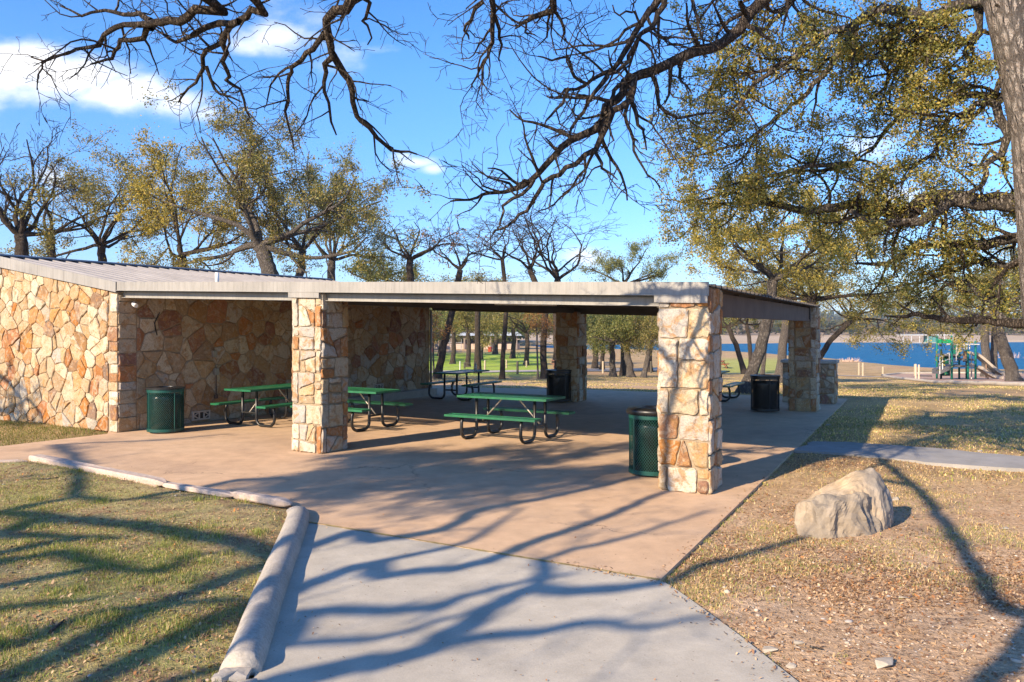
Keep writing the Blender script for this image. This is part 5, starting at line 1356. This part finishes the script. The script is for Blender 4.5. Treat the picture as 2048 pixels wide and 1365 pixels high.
near_tree('bare_oak','great leafless oak whose dark drooping twigs hang across the top left',trunk,L,TW,'bark_dark',leafN=20000,lsize=.08,pal=OLIVE,seed=19,sig=.10)
L=[]
for pl,w_ in (([(-60,700),(-20,740),(20,765),(45,800),(60,850)],.10),([(-80,800),(-20,810),(25,830),(50,860)],.09),([(60,800),(85,830),(92,860)],.05)):
    q=[onwall(*a)+SD*9 for a in pl]; q=[Vector((-18.6,11.6,4.2)),q[0].lerp(Vector((-18.6,11.6,4.2)),.4)]+q; L.append((q,[w_*1.2]+[w_*(1-.15*i) for i in range(len(q)-1)],dict(k=1.2,leaf=1)))
near_tree('live_oak','oak off the far left end of the building shading the foot of the sunlit wall',([Vector((-19,11,-.3)),Vector((-19,11,0)),Vector((-18.9,11.2,2)),Vector((-18.6,11.6,4.2)),Vector((-18.4,11.8,5.2))],[.45,.4,.28,.24,.15]),L,TW,'bark_dark',leafN=2500,lsize=.08,pal=OLIVE,seed=23,sig=.12)
# right-hand live oak: furrowed trunk at the right edge
L=[]
tr_pts=[Vector((7.10,9,-.3)),Vector((7.0,9,0)),Vector((6.68,9,.5)),Vector((6.38,9,1.3)),Vector((6.13,9,2.2)),Vector((6.05,9,3.3)),Vector((6.01,9,4.2)),Vector((5.88,9,5.0)),Vector((5.74,9,5.7)),Vector((5.4,9,6.8)),Vector((5.0,9.1,8.2))]
tr_rad=[.60,.52,.42,.36,.325,.315,.33,.35,.365,.33,.20]
# resampled so the furrows have something to sit on
tq=[];tr2=[]
for i in range(len(tr_pts)-1):
    for j in range(6):
        t=j/6; tq.append(tr_pts[i].lerp(tr_pts[i+1],t)+Vector((.012*noise.noise(Vector((i,j,1))),.012*noise.noise(Vector((i,j,5))),0))); tr2.append((tr_rad[i]*(1-t)+tr_rad[i+1]*t)*(1+.03*noise.noise(Vector((i*6+j,0,3)))))
tq.append(tr_pts[-1]); tr2.append(tr_rad[-1])
T1=Vector((5.4,9,6.8)); T2=Vector((5.66,9,5.7))
# leafless limbs
A([(1529,0),(1503,22),(1477,57),(1441,88),(1393,103),(1349,121),(1302,146),(1268,155),(1243,180),(1214,217),(1189,255),(1143,280),(1109,309),(1076,351),(1043,372),(1018,384),(993,386),(963,393),(938,401),(901,403)],8.2,7.2,.064,.007,pre=[T1,(4.2,8.8,6.7),(3.2,8.4,6.0)],t0=.3,up=-.015)
A([(1268,160),(1260,196),(1226,226),(1214,259),(1189,297),(1151,326),(1118,347),(1089,363),(1076,384),(1055,418),(1026,439),(1000,458),(985,468)],7.7,7.1,.038,.006,t0=.1,l=.85)
A([(1068,366),(1043,388),(1009,409),(1001,439),(995,458)],7.3,7.0,.02,.005,l=.6)
A([(1260,196),(1272,221),(1277,251),(1289,267),(1293,301)],7.7,7.6,.025,.007)
A([(1189,300),(1200,330),(1215,345),(1235,360)],7.5,7.4,.02,.006)
A([(1318,0),(1302,25),(1277,54),(1264,79),(1247,109),(1226,138),(1193,155),(1172,171),(1135,180),(1122,196),(1101,192)],8.0,7.4,.038,.006,pre=[T1,(3.8,8.6,7.2),(2.2,8.1,5.9)],t0=.35)
A([(1330,-5),(1320,30),(1300,55),(1280,72),(1262,110),(1245,135),(1215,150)],7.9,7.6,.03,.015)
A([(1210,155),(1189,188),(1164,226),(1147,255),(1137,280)],7.6,7.3,.025,.007)
A([(1135,180),(1122,213),(1101,230),(1089,251)],7.4,7.2,.018,.006)
A([(1172,171),(1147,155),(1139,130),(1130,113),(1101,121),(1076,113)],7.5,7.2,.018,.006)
A([(1290,60),(1275,35),(1262,20),(1240,30),(1225,10)],7.8,7.6,.015,.006)
nb=len(L)
# leafy limbs
def Kl(pxs,d0,d1,r0,r1,pre=(),**o):
    o.setdefault('leaf',1); o.setdefault('k',1.15); A(pxs,d0+.5,d1+.6,r0,r1,pre,**o)
Kl([(1951,4),(1903,18),(1855,35),(1819,26),(1767,18),(1731,33),(1705,53),(1657,62),(1626,84),(1595,110),(1556,136),(1529,145),(1480,150)],9,9.2,.075,.015,pre=[T2])
Kl([(1705,53),(1696,84),(1666,119),(1644,154),(1613,185),(1582,211),(1556,233),(1520,260),(1490,285)],9.1,9.6,.045,.012)
Kl([(1556,136),(1510,170),(1480,210),(1465,250),(1420,290)],9.2,9.4,.03,.01,k=1.4)
Kl([(1855,35),(1863,62),(1833,88),(1811,127),(1780,145),(1767,176),(1740,198)],9.2,10,.06,.012)
Kl([(1780,145),(1755,120),(1735,118),(1700,135)],9.6,9.4,.03,.01)
Kl([(2040,196),(2013,193),(1969,189),(1925,193),(1890,211),(1837,215),(1811,229),(1780,251),(1753,286),(1731,308),(1700,330)],9,10.6,.055,.012)
Kl([(1995,207),(1951,211),(1934,237),(1907,229),(1885,264),(1872,308),(1837,325),(1811,356),(1775,382)],9,9.6,.042,.010)
Kl([(2060,404),(2022,404),(1960,404),(1907,398),(1863,396),(1833,413),(1811,431),(1767,420),(1723,411),(1670,413),(1626,422),(1569,413),(1534,404),(1490,405),(1450,410)],9,11,.125,.02,t0=.2)
Kl([(1899,405),(1863,431),(1819,448),(1753,444),(1701,422)],9.3,9.8,.08,.03)
Kl([(1534,404),(1470,390),(1420,395),(1370,405),(1330,400)],10.8,11.5,.03,.010,k=1.1,up=.04)
Kl([(1620,330),(1560,350),(1500,360),(1450,375),(1400,385)],10.2,11,.03,.01,k=1.1,rp=.035,pre=[W(1700,330,10.9)])
Kl([(1490,285),(1440,300),(1390,310),(1340,320)],9.6,9.8,.02,.008,k=1.1)
Kl([(1520,260),(1500,300),(1470,325),(1440,340)],9.5,10,.02,.008,k=1.1)
Kl([(1703,330),(1640,340),(1600,345),(1560,360)],10.5,10.8,.03,.01,k=1.2)
Kl([(1903,18),(1800,60),(1760,80),(1700,100),(1640,120),(1570,100)],9.2,10.2,.04,.012)
Kl([(1570,20),(1530,60),(1500,100),(1470,130),(1440,170)],9.4,9.6,.03,.01,pre=[T1,(4.0,9.6,6.6)],t0=.5)
Kl([(1500,60),(1450,120),(1420,180),(1410,230)],9.6,9.8,.022,.008)
Kl([(2060,475),(2022,475),(1969,488),(1907,492),(1819,497),(1775,527),(1710,527)],9.1,11,.08,.014,k=1.0)
Kl([(2060,510),(2010,535),(1960,520),(1900,545),(1850,560),(1790,575)],9.2,11.5,.05,.012)
Kl([(2022,264),(2004,308),(1969,334),(1969,369),(1934,387)],8.9,9,.05,.02,k=.6)
Kl([(2041,647),(2010,646),(1976,642),(1927,640),(1883,638),(1850,631),(1821,629),(1802,636),(1770,632)],9,10.5,.06,.012,k=.4,up=.10,l=.6,leaf=0)
Kl([(2010,645),(1960,590),(1930,565),(1890,575),(1860,600)],9.2,10.5,.04,.010,k=1.0)
Kl([(2020,330),(1980,300),(1960,330),(1930,320)],9,9.2,.03,.01,k=1.5)
Kl([(1990,120),(1950,130),(1900,150),(1870,170)],9.1,9.4,.03,.01,k=1.5)
Kl([(1960,60),(1920,90),(1890,90),(1850,110)],9.1,9.6,.03,.01,k=1.5)
Kl([(1960,20),(1960,70),(1930,100),(1940,140),(1920,170)],9.0,9.4,.04,.01,k=1.2)
for q in ([(1690,775),(1800,778),(1950,776),(2060,779)],[(1740,796),(1850,792),(1950,797),(2100,795)]): S(q,9.6,9.9,.09,.03,pre=[T1,(2.5,11,8.6)],k=.9,leaf=.5)
S([(1790,845),(1880,850),(1960,868),(2060,892)],8.0,8.3,.11,.04,pre=[T1,(2.0,8.5,7.8)],k=1.08,leaf=.5)
S([(1850,822),(1950,828),(2060,824)],8.8,8.8,.08,.03,k=1.22,leaf=.5)
S([(1820,880),(1900,884),(1990,880)],7.8,8.0,.05,.02,k=1.22,leaf=.5)
near_tree('live_oak','massive live oak with furrowed grey trunk cut by the right edge and leafy limbs',(tq,tr2),L,TL,('bark_near','bark_dark'),leafN=148000,lsize=.040,pal=[((a*1.15,b*1.22,c*1.1),w) for (a,b,c),w in OLIVE]+[((0.44,0.33,0.06),2.5)],seed=29,sig=.07)
# ------------------------------------------------------------------ far woods and lakeside brush
def woods(name,n,fx,dr,hr,pal,label,seed,per=26,lsz=.35):
    rs=np.random.RandomState(seed); C=[];S_=[]
    a=rs.uniform(fx[0],fx[1],n); d=rs.uniform(dr[0],dr[1],n); x=a*d; z=terrain_np(np.stack([x,d],1)); h=rs.uniform(hr[0],hr[1],n)
    k=per; cx=np.repeat(x,k); cy=np.repeat(d,k); cz=np.repeat(z,k); hh=np.repeat(h,k)
    u=rs.normal(0,1,(n*k,3)); u/=np.linalg.norm(u,axis=1)[:,None]; u*=rs.uniform(.5,1,(n*k,1))
    c=np.stack([cx+u[:,0]*hh*.75,cy+u[:,1]*hh*.6,cz+hh*.55+u[:,2]*hh*.45],1)
    N=n*k; nr=rs.normal(0,1,(N,3)); nr/=np.linalg.norm(nr,axis=1)[:,None]; A_=np.cross(nr,rs.normal(0,1,(N,3))); A_/=np.linalg.norm(A_,axis=1)[:,None]; B_=np.cross(nr,A_)
    s=(hh*lsz*rs.uniform(.5,1.3,N))[:,None]; v=np.stack([c-A_*s*.5,c+B_*s*.4,c+A_*s*.5,c-B_*s*.4],1).reshape(-1,3)
    f=np.arange(N*4).reshape(-1,4); ci=np.repeat(rs.choice(len(pal),n,p=np.array([p[1] for p in pal])/sum(p[1] for p in pal)),k); col=np.array([p[0] for p in pal])[ci]*rs.uniform(.75,1.2,(N,1))
    o=build_np(name,v,f,col,[M['leaf']]); tag(o,label,'woods',kind='stuff'); return o
woods('far_woods',1500,(-.75,.75),(385,520),(4,9),[((0.10,0.10,0.05),3),((0.20,0.155,0.11),4),((0.07,0.085,0.04),3)],'grey-brown and green brush along the far lake shore',3)
woods('far_hills_woods',2600,(-.8,.8),(800,1700),(9,17),[((0.05,0.075,0.045),4),((0.07,0.09,0.06),3),((0.09,0.10,0.07),1)],'dark green woods on the distant hills',4,22)
woods('mid_woods',170,(-.10,.0),(185,260),(5,9),[((0.10,0.10,0.04),3),((0.13,0.12,0.05),3),((0.07,0.08,0.03),2)],'olive tree line behind the distant shelter',5,60,.22)
woods('side_woods',260,(-.75,-.12),(90,200),(6,10),[((0.10,0.10,0.04),3),((0.13,0.12,0.05),3),((0.07,0.08,0.03),2)],'tree line far behind the stone building',6,60,.2)
woods('far_bank_trees',260,(.0,.30),(300,380),(4,8),[((0.10,0.10,0.04),3),((0.15,0.12,0.07),3),((0.07,0.08,0.03),2)],'scattered trees along the sandy far bank',7,50,.24) if False else None
BR=[(1662,716,22,'pinkish bare bush at the water beside the far right column'),(1700,715,40,'wide pinkish bare bush at the water above the stone counter'),(1775,728,30,'pinkish bare bush at the water behind the lone bollard'),(1838,732,26,'pale bare bush at the shore left of the play ramp'),(2010,722,70,'broad clump of tan reeds at the lake edge by the right tree')]
for k,(px,py,w,lb) in enumerate(BR):
    p=hit(px,py+9); rr=random.Random(k+9); mb=MB(); s=p.y/F
    for i in range(150):
        b=p+Vector((rr.uniform(-.5,.5)*w*s*.8,rr.uniform(-.8,.8),0)); b.z=min(T(b.x,b.y),LAKE_Z+.3)
        h=rr.uniform(.4,1.0)*w*.42*s; d=Vector((rr.gauss(0,.45),rr.gauss(0,.45),1)).normalized(); q=wander(b,d,h,3,rr,.2,0); mb.tube(q,[.035,.028,.02,.014],3,rr.choice([(0.50,0.34,0.27),(0.58,0.42,0.33),(0.44,0.31,0.24)]),cap=False)
    o=build(mb,'bush',M['attr']); tag(o,lb,'bush','bare bushes at the lake edge')
# ------------------------------------------------------------------ grass, leaves and gravel on the ground
def fbm(P,s,seed):
    """cheap smooth pseudo-noise from a few rotated sines"""
    rs=np.random.RandomState(seed); r=np.zeros(len(P)); amp=1.0; tot=0
    for o in range(5):
        for _ in range(3):
            a=rs.uniform(0,6.28); k=s*(1.9**o)*rs.uniform(.8,1.25); ph=rs.uniform(0,6.28); w=rs.uniform(.6,1.4)
            r+=amp*np.sin(k*(P[:,0]*math.cos(a)+P[:,1]*math.sin(a))+ph+w*np.sin(k*.6*(P[:,1]*math.cos(a)-P[:,0]*math.sin(a))))/3
        tot+=amp; amp*=.62
    return r/tot
def sample(rs,n,d0,d1,a0,a1):
    """points whose density thins out with distance from the walk"""
    u=rs.uniform(0,1,n); d=d0*(d1/d0)**u; a=rs.uniform(a0,a1,n); return np.stack([a*d,d],1)
def on_slab(P):
    r=inside(P,SLAB)|inside(P,WALK); return r
def blades(name,P,hgt,wid,pal,rs,label,lean=.5,kind='stuff',tint=None):
    n=len(P); z=terrain_np(P); b=np.column_stack([P,z-.004]); az=rs.uniform(0,2*np.pi,n); w=wid*rs.uniform(.6,1.4,n); h=hgt*rs.uniform(.4,1.3,n)
    side=np.stack([np.cos(az),np.sin(az),np.zeros(n)],1)*w[:,None]*.5; ld=rs.uniform(0,2*np.pi,n); ln=np.abs(rs.normal(0,lean,n))*h
    mid=b+np.stack([np.cos(ld)*ln*.35,np.sin(ld)*ln*.35,h*.6],1); tip=b+np.stack([np.cos(ld)*ln,np.sin(ld)*ln,h*np.clip(1-.25*ln/h,.3,1)],1)
    v=np.stack([b-side,b+side,mid+side*.7,mid-side*.7,tip],1).reshape(-1,3); i=np.arange(n)*5
    f=np.concatenate([np.stack([i,i+1,i+2],1),np.stack([i,i+2,i+3],1),np.stack([i+3,i+2,i+4],1)])
    wt=np.array([p[1] for p in pal],float); wt/=wt.sum(); c=np.array([p[0] for p in pal])[rs.choice(len(pal),n,p=wt)]*rs.uniform(.75,1.25,(n,1))
    if tint is not None: c=c*tint[:,None]
    o=build_np(name,v,f,np.concatenate([c,c,c]),[M['grass']]); tag(o,label,'grass',kind=kind); return o
rs=np.random.RandomState(5)
PG=[((0.21,0.27,0.05),5),((0.29,0.33,0.07),4),((0.44,0.39,0.13),3.5),((0.58,0.45,0.23),3),((0.13,0.19,0.04),2.5)]
PS=[((0.66,0.48,0.23),5),((0.74,0.56,0.30),4),((0.50,0.39,0.17),3),((0.33,0.30,0.10),2)]
P=sample(rs,430000,3.4,14,-.85,-.05); m=inside(P,LAWN); P=P[m]; f=fbm(P,2.2,1)+.6*fbm(P,.7,2); keep=rs.uniform(0,1,len(P))<sm(-.28,.40,f)*.85+.09; P=P[keep]
blades('lawn_grass',P,.030,.0040,PG+[((0.40,0.31,0.16),3.5)],rs,'patchy short green grass on the near left lawn',lean=.8)
# taller tufts
C=sample(rs,420,3.5,13,-.8,-.08); C=C[inside(C,LAWN)]; C=C[fbm(C,2.2,1)>.02]; P=np.repeat(C,70,0)+rs.normal(0,.045,(len(C)*70,2)); P=P[inside(P,LAWN)]
blades('grass_tufts',P,.062,.0042,PG,rs,'taller green grass tufts on the near lawn',lean=.6)
# grass wedge beside the building at far left
P=np.stack([rs.uniform(-16,-7,60000),rs.uniform(12,17.5,60000)],1); m=~on_slab(P)&(P[:,1]>12.6); Pq=P[m]
kk=((Pq-np.array([P0.x,P0.y]))@np.array([0.497,0.868]))<-.02; Pq=Pq[kk]
blades('verge_grass',Pq,.05,.008,[((0.13,0.15,0.03),5),((0.20,0.19,0.05),4),((0.30,0.24,0.10),3)],rs,'grass strip along the foot of the sunlit stone wall',lean=.7)
# right: sparse green in soil, straw farther out
P=sample(rs,340000,3.6,22,.0,.82); m=~on_slab(P)&~inside(P,PATH)&~inside(P,LAWN); P=P[m]; f=fbm(P,1.9,11)+.5*fbm(P,.55,12); far=sm(7,14,P[:,1])
keep=rs.uniform(0,1,len(P))<np.maximum(sm(.05,.50,f)*.85,far*sm(-.5,.5,f)*.55); P=P[keep]; g=rs.uniform(0,1,len(P))<sm(13,8,P[:,1])*.75+.1
blades('soil_grass',P[g],.030,.0045,PG+[((0.50,0.35,0.17),9)],rs,'sparse green grass in the soil right of the walk',lean=.9)
blades('straw_grass',P[~g],.040,.0065,PS,rs,'dry straw-coloured grass right of the patio',lean=1.1)
P=sample(rs,330000,10,60,-.12,.68); m=~on_slab(P)&~inside(P,PATH); P=P[m]; f=fbm(P,.9,21); P=P[rs.uniform(0,1,len(P))<sm(-.3,.5,f)*sm(9,20,P[:,1])]
blades('field_grass',P,.045,.020,PS+[((0.30,0.31,0.08),6)],rs,'dry grass of the open field behind the pavilion',lean=.9,tint=.74+.42*sm(-.5,.5,fbm(P*np.array([1,2.5]),.8,71)))
# tufts rooted along the concrete edges
C=[]
for poly in (WALK,SLAB):
    for i in range(len(poly)):
        a,b=Vector(poly[i][:2]),Vector(poly[(i+1)%len(poly)][:2]); 
        for m in range(int((b-a).length/.10)):
            if rs.uniform()<.42: C.append(tuple(a.lerp(b,m*.10/(b-a).length)))
C=np.array(C); C=C[(C[:,1]>3)&(C[:,1]<16)&(C[:,0]>.2)]; P=np.repeat(C,26,0)+rs.normal(0,.04,(len(C)*26,2)); P=P[~(inside(P,SLAB)|inside(P,WALK))]
blades('edge_grass',P,.04,.0045,PG,rs,'small grass tufts rooted along the concrete edges',lean=.7)
# fallen leaves
def litter(name,P,size,pal,rs,label,curl=.35,zf=None):
    n=len(P); z=terrain_np(P) if zf is None else np.full(n,zf); c=np.column_stack([P,z+size*.16]); az=rs.uniform(0,2*np.pi,n); s=size*rs.uniform(.5,1.5,n)
    tl=rs.normal(0,curl,n); tr=rs.normal(0,curl,n)
    a=np.stack([np.cos(az),np.sin(az),tl],1)*s[:,None]*.5; b=np.stack([-np.sin(az),np.cos(az),tr],1)*(s*rs.uniform(.25,.5,n))[:,None]*.5
    up=np.zeros((n,3)); up[:,2]=s*rs.uniform(-.05,.28,n)
    q=rs.uniform(.15,.5,n)[:,None]
    v=np.stack([c-a,c-a*q-b+up*.3,c+a*q*.6-b*.9+up,c+a+up*.6,c+a*q+b+up,c-a*q+b*.9+up*.2],1).reshape(-1,3); i=np.arange(n)*6
    f=np.concatenate([np.stack([i,i+1,i+2,i+5],1),np.stack([i+2,i+3,i+4,i+5],1)])
    wt=np.array([p[1] for p in pal],float); wt/=wt.sum(); col=np.array([p[0] for p in pal])[rs.choice(len(pal),n,p=wt)]*rs.uniform(.7,1.25,(n,1))
    o=build_np(name,v,f,np.concatenate([col,col]),[M['litter']]); tag(o,label,'leaf litter',kind='stuff'); return o
LP=[((0.38,0.235,0.12),5),((0.52,0.35,0.20),4),((0.24,0.13,0.07),4),((0.56,0.40,0.24),1.6),((0.42,0.19,0.07),2),((0.15,0.09,0.06),2)]
P=sample(rs,215000,3.6,17,.0,.82); m=~on_slab(P)&~inside(P,LAWN)&~(inside(P,PATH)&(rs.uniform(0,1,len(P))<.93)); P=P[m]; f=fbm(P,1.3,31); P=P[rs.uniform(0,1,len(P))<.10+.85*sm(-.05,.5,f)]
litter('leaf_litter',P,.027,LP,rs,'brown oak leaf litter over the soil on the right')
P=sample(rs,30000,3.4,13,-.85,-.05); P=P[inside(P,LAWN)]; f=fbm(P,1.7,33); P=P[rs.uniform(0,1,len(P))<.35+.65*sm(-.2,.4,f)]
litter('lawn_leaves',P,.030,LP+[((0.50,0.20,0.05),.7)],rs,'scattered fallen leaves on the near left lawn')
P=sample(rs,2400,3.3,22,-.6,.45); P=P[on_slab(P)]; ds=np.minimum(seg_dist(P,SLAB),seg_dist(P,WALK)); P=P[rs.uniform(0,1,len(P))<.28+.7*np.exp(-ds/.25)]
litter('walk_leaves',P,.019,LP,rs,'few dry leaves lying on the concrete',curl=.2,zf=.0)
P=sample(rs,30000,3.4,16,-.4,.82); ds=np.minimum(seg_dist(P,SLAB),seg_dist(P,WALK)); P=P[on_slab(P)&(ds<.10)&(P[:,0]>.3)]
litter('edge_leaves',P,.026,LP,rs,'leaf crumbs and soil spilling over the concrete edge',curl=.25,zf=.0)
# stones in the soil
def gravel(name,P,size,pal,rs,label):
    n=len(P); z=terrain_np(P); t=(1+5**.5)/2; ico=np.array([(-1,t,0),(1,t,0),(-1,-t,0),(1,-t,0),(0,-1,t),(0,1,t),(0,-1,-t),(0,1,-t),(t,0,-1),(t,0,1),(-t,0,-1),(-t,0,1)])/math.hypot(1,t)
    fc=np.array([(0,11,5),(0,5,1),(0,1,7),(0,7,10),(0,10,11),(1,5,9),(5,11,4),(11,10,2),(10,7,6),(7,1,8),(3,9,4),(3,4,2),(3,2,6),(3,6,8),(3,8,9),(4,9,5),(2,4,11),(6,2,10),(8,6,7),(9,8,1)])
    s=size*np.exp(rs.normal(0,.45,n)); sc=np.stack([s*rs.uniform(.7,1.4,n),s*rs.uniform(.6,1.1,n),s*rs.uniform(.3,.6,n)],1); az=rs.uniform(0,6.28,n)
    v=ico[None]*sc[:,None,:]*rs.uniform(.8,1.2,(n,12,1)); ca,sa=np.cos(az)[:,None],np.sin(az)[:,None]
    x=v[:,:,0]*ca-v[:,:,1]*sa+P[:,0:1]; y=v[:,:,0]*sa+v[:,:,1]*ca+P[:,1:2]; zz=v[:,:,2]+(z+s*.15)[:,None]
    V_=np.stack([x,y,zz],2).reshape(-1,3); F_=(fc[None]+(np.arange(n)*12)[:,None,None]).reshape(-1,3)
    wt=np.array([p[1] for p in pal],float); wt/=wt.sum(); col=np.repeat(np.array([p[0] for p in pal])[rs.choice(len(pal),n,p=wt)]*rs.uniform(.8,1.15,(n,1)),20,0)
    o=build_np(name,V_,F_,col,[M['rock']]); tag(o,label,'gravel',kind='stuff'); return o
GP=[((0.52,0.42,0.32),4),((0.46,0.34,0.24),4),((0.56,0.50,0.43),1.2),((0.38,0.24,0.14),2),((0.44,0.40,0.36),2)]
P=sample(rs,30000,3.5,16,.05,.82); P=P[~on_slab(P)&~inside(P,LAWN)&~inside(P,PATH)]; f=fbm(P,.9,41)+.35*sm(7,4,P[:,1]); P=P[rs.uniform(0,1,len(P))<.03+.24*sm(.05,.7,f)]
gravel('gravel',P,.008,GP,rs,'pale gravel and pebbles in the soil on the right')
P=sample(rs,1500,3.4,12,-.8,-.1); P=P[inside(P,LAWN)]; P=P[rs.uniform(0,1,len(P))<.2]
gravel('lawn_gravel',P,.009,GP,rs,'scattered pale stones in the near lawn')
# ------------------------------------------------------------------ sky, sun, camera
w=bpy.data.worlds.new('World'); scene.world=w; w.use_nodes=True; t=w.node_tree; t.nodes.clear()
out=t.nodes.new('ShaderNodeOutputWorld'); bg=t.nodes.new('ShaderNodeBackground'); sky=t.nodes.new('ShaderNodeTexSky'); sky.sky_type='NISHITA'; sky.sun_disc=False
sun_dir=Vector((-SUNH.x*math.cos(SUN_EL),-SUNH.y*math.cos(SUN_EL),math.sin(SUN_EL)))
sky.sun_elevation=SUN_EL; sky.sun_rotation=math.atan2(sun_dir.x,sun_dir.y)%(2*math.pi); sky.air_density=1.0; sky.dust_density=0.15; sky.ozone_density=2.5; sky.altitude=300
def nd(typ,**k):
    n=t.nodes.new(typ)
    for a,b in k.items(): setattr(n,a,b)
    return n
def mth(op,a,b=0.0,clamp=False):
    m=nd('ShaderNodeMath',operation=op,use_clamp=clamp)
    for i,x in ((0,a),(1,b)):
        if hasattr(x,'links'): t.links.new(x,m.inputs[i])
        else: m.inputs[i].default_value=x
    return m.outputs[0]
tc=nd('ShaderNodeTexCoord').outputs['Generated']; sp=nd('ShaderNodeSeparateXYZ'); t.links.new(tc,sp.inputs[0]); X,Y,Z=sp.outputs
ys=mth('MAXIMUM',Y,0.05); u=mth('DIVIDE',X,ys); v=mth('DIVIDE',Z,ys)
cb=nd('ShaderNodeCombineXYZ'); t.links.new(u,cb.inputs[0]); t.links.new(v,cb.inputs[1])
def nz(scale,det,sx=1,sy=1,off=0):
    mp=nd('ShaderNodeMapping'); mp.inputs['Scale'].default_value=(sx,sy,1); mp.inputs['Location'].default_value=(off,off*.7,off); t.links.new(cb.outputs[0],mp.inputs[0])
    n=nd('ShaderNodeTexNoise'); n.inputs['Scale'].default_value=scale; n.inputs['Detail'].default_value=det; n.inputs['Roughness'].default_value=.55; t.links.new(mp.outputs[0],n.inputs['Vector']); return n.outputs['Fac']
n1=nz(7,7,1,1.6); n2=nz(22,5,1,1.8,3)
acc=None
blobs=[(40,125,110,42,1.3),(150,150,110,40,1.3),(-60,150,90,60,1.2),(260,185,110,38,1.25),(340,205,80,30,1.0),(410,225,45,22,.8),(120,190,120,25,.7),(545,75,90,36,.95),(500,90,45,25,.9),(600,35,110,45,.55),(700,110,70,40,.45),(760,100,45,14,.5),
 (840,325,46,13,.9),(868,338,28,12,1.0),(810,312,25,8,.7),(1170,515,48,22,.9),(1740,290,60,34,.8),(1800,395,48,22,1.0),(1690,420,40,18,.8),(1870,100,60,30,.8),(1480,480,60,20,.4),(110,360,40,26,.8),(1900,90,60,30,.6),(95,400,60,18,.5),(-400,300,300,90,.9),(2500,250,260,90,.9)]
for (px,py,rx,ry,s) in blobs:
    u0=(px-1024)/F; v0=(HY-py)/F
    a=mth('POWER',mth('ABSOLUTE',mth('DIVIDE',mth('SUBTRACT',u,u0),rx*1.25/F)),2); b=mth('POWER',mth('ABSOLUTE',mth('DIVIDE',mth('SUBTRACT',v,v0),ry*1.25/F)),2)
    g=mth('MULTIPLY',mth('EXPONENT',mth('MULTIPLY',mth('ADD',a,b),-1.0)),s); acc=g if acc is None else mth('MAXIMUM',acc,g)
acc=mth('MULTIPLY',acc,mth('GREATER_THAN',Y,0.05))
d=mth('ADD',acc,mth('ADD',mth('MULTIPLY',mth('SUBTRACT',n1,.5),1.5),mth('MULTIPLY',mth('SUBTRACT',n2,.5),.75)))
mr=nd('ShaderNodeMapRange',interpolation_type='SMOOTHSTEP'); mr.inputs['From Min'].default_value=.28; mr.inputs['From Max'].default_value=1.35; t.links.new(d,mr.inputs[0])
cm=mth('MULTIPLY',mr.outputs[0],mth('MINIMUM',mth('MULTIPLY',acc,3.0),1.0))
cl=nd('ShaderNodeMix',data_type='RGBA'); t.links.new(cm,cl.inputs[0])
hsv=nd('ShaderNodeHueSaturation'); hsv.inputs['Saturation'].default_value=SKY_SAT; hsv.inputs['Value'].default_value=1.0; t.links.new(sky.outputs[0],hsv.inputs['Color'])
tn=nd('ShaderNodeMix',data_type='RGBA',blend_type='MULTIPLY'); tn.inputs[0].default_value=1.0; t.links.new(hsv.outputs[0],tn.inputs[6]); tn.inputs[7].default_value=(.84,.88,1.03,1)
hz=nd('ShaderNodeValToRGB'); hz.color_ramp.elements[0].position=0.0; hz.color_ramp.elements[0].color=(.50,.62,.80,1); hz.color_ramp.elements[1].position=.30; hz.color_ramp.elements[1].color=(.92,.97,1,1); t.links.new(Z,hz.inputs[0])
tm=nd('ShaderNodeMix',data_type='RGBA',blend_type='MULTIPLY'); tm.inputs[0].default_value=1.0; t.links.new(tn.outputs[2],tm.inputs[6]); t.links.new(hz.outputs[0],tm.inputs[7]); t.links.new(tm.outputs[2],cl.inputs[6]); cl.inputs[7].default_value=(CLOUD*1.0,CLOUD*1.0,CLOUD*1.02,1)
t.links.new(cl.outputs[2],bg.inputs[0]); bg.inputs[1].default_value=SKY_STR; t.links.new(bg.outputs[0],out.inputs[0])
# thin air between here and the hills
hb=MB(); hb.box((-2600,-140,-9),(2600,3700,75)); hm=bpy.data.materials.new('air'); hm.use_nodes=True; hn=hm.node_tree; hn.nodes.clear(); ho=hn.nodes.new('ShaderNodeOutputMaterial'); hv=hn.nodes.new('ShaderNodeVolumePrincipled')
hv.inputs['Color'].default_value=(.80,.88,1,1); hv.inputs['Density'].default_value=HAZE; hv.inputs['Anisotropy'].default_value=.2; hn.links.new(hv.outputs[0],ho.inputs['Volume'])
if HAZE>0: o=build(hb,'haze',hm); tag(o,'thin pale air over the lake and hills','haze',kind='stuff')
sl=bpy.data.lights.new('sun','SUN'); sl.energy=SUN_STR; sl.angle=math.radians(0.53); sl.color=(1.0,0.82,0.60); so=bpy.data.objects.new('sun',sl); COL.objects.link(so)
so.rotation_euler=sun_dir.to_track_quat('Z','Y').to_euler(); so.location=(-10,-10,12)
cam=bpy.data.cameras.new('camera'); cam.sensor_width=36; cam.lens=F/2048*36; cam.clip_start=.1; cam.clip_end=6000; cam.shift_y=-(682.5-HY)/2048
co=bpy.data.objects.new('camera',cam); COL.objects.link(co); co.location=(0,0,E); co.rotation_euler=(math.pi/2,0,0); scene.camera=co
scene.view_settings.view_transform='Standard'; scene.view_settings.look='None'; scene.view_settings.exposure=EXPO; scene.view_settings.gamma=1.0
scene.render.engine='CYCLES'; scene.cycles.max_bounces=6; scene.cycles.diffuse_bounces=3; scene.cycles.transparent_max_bounces=12; scene.cycles.use_denoising=True
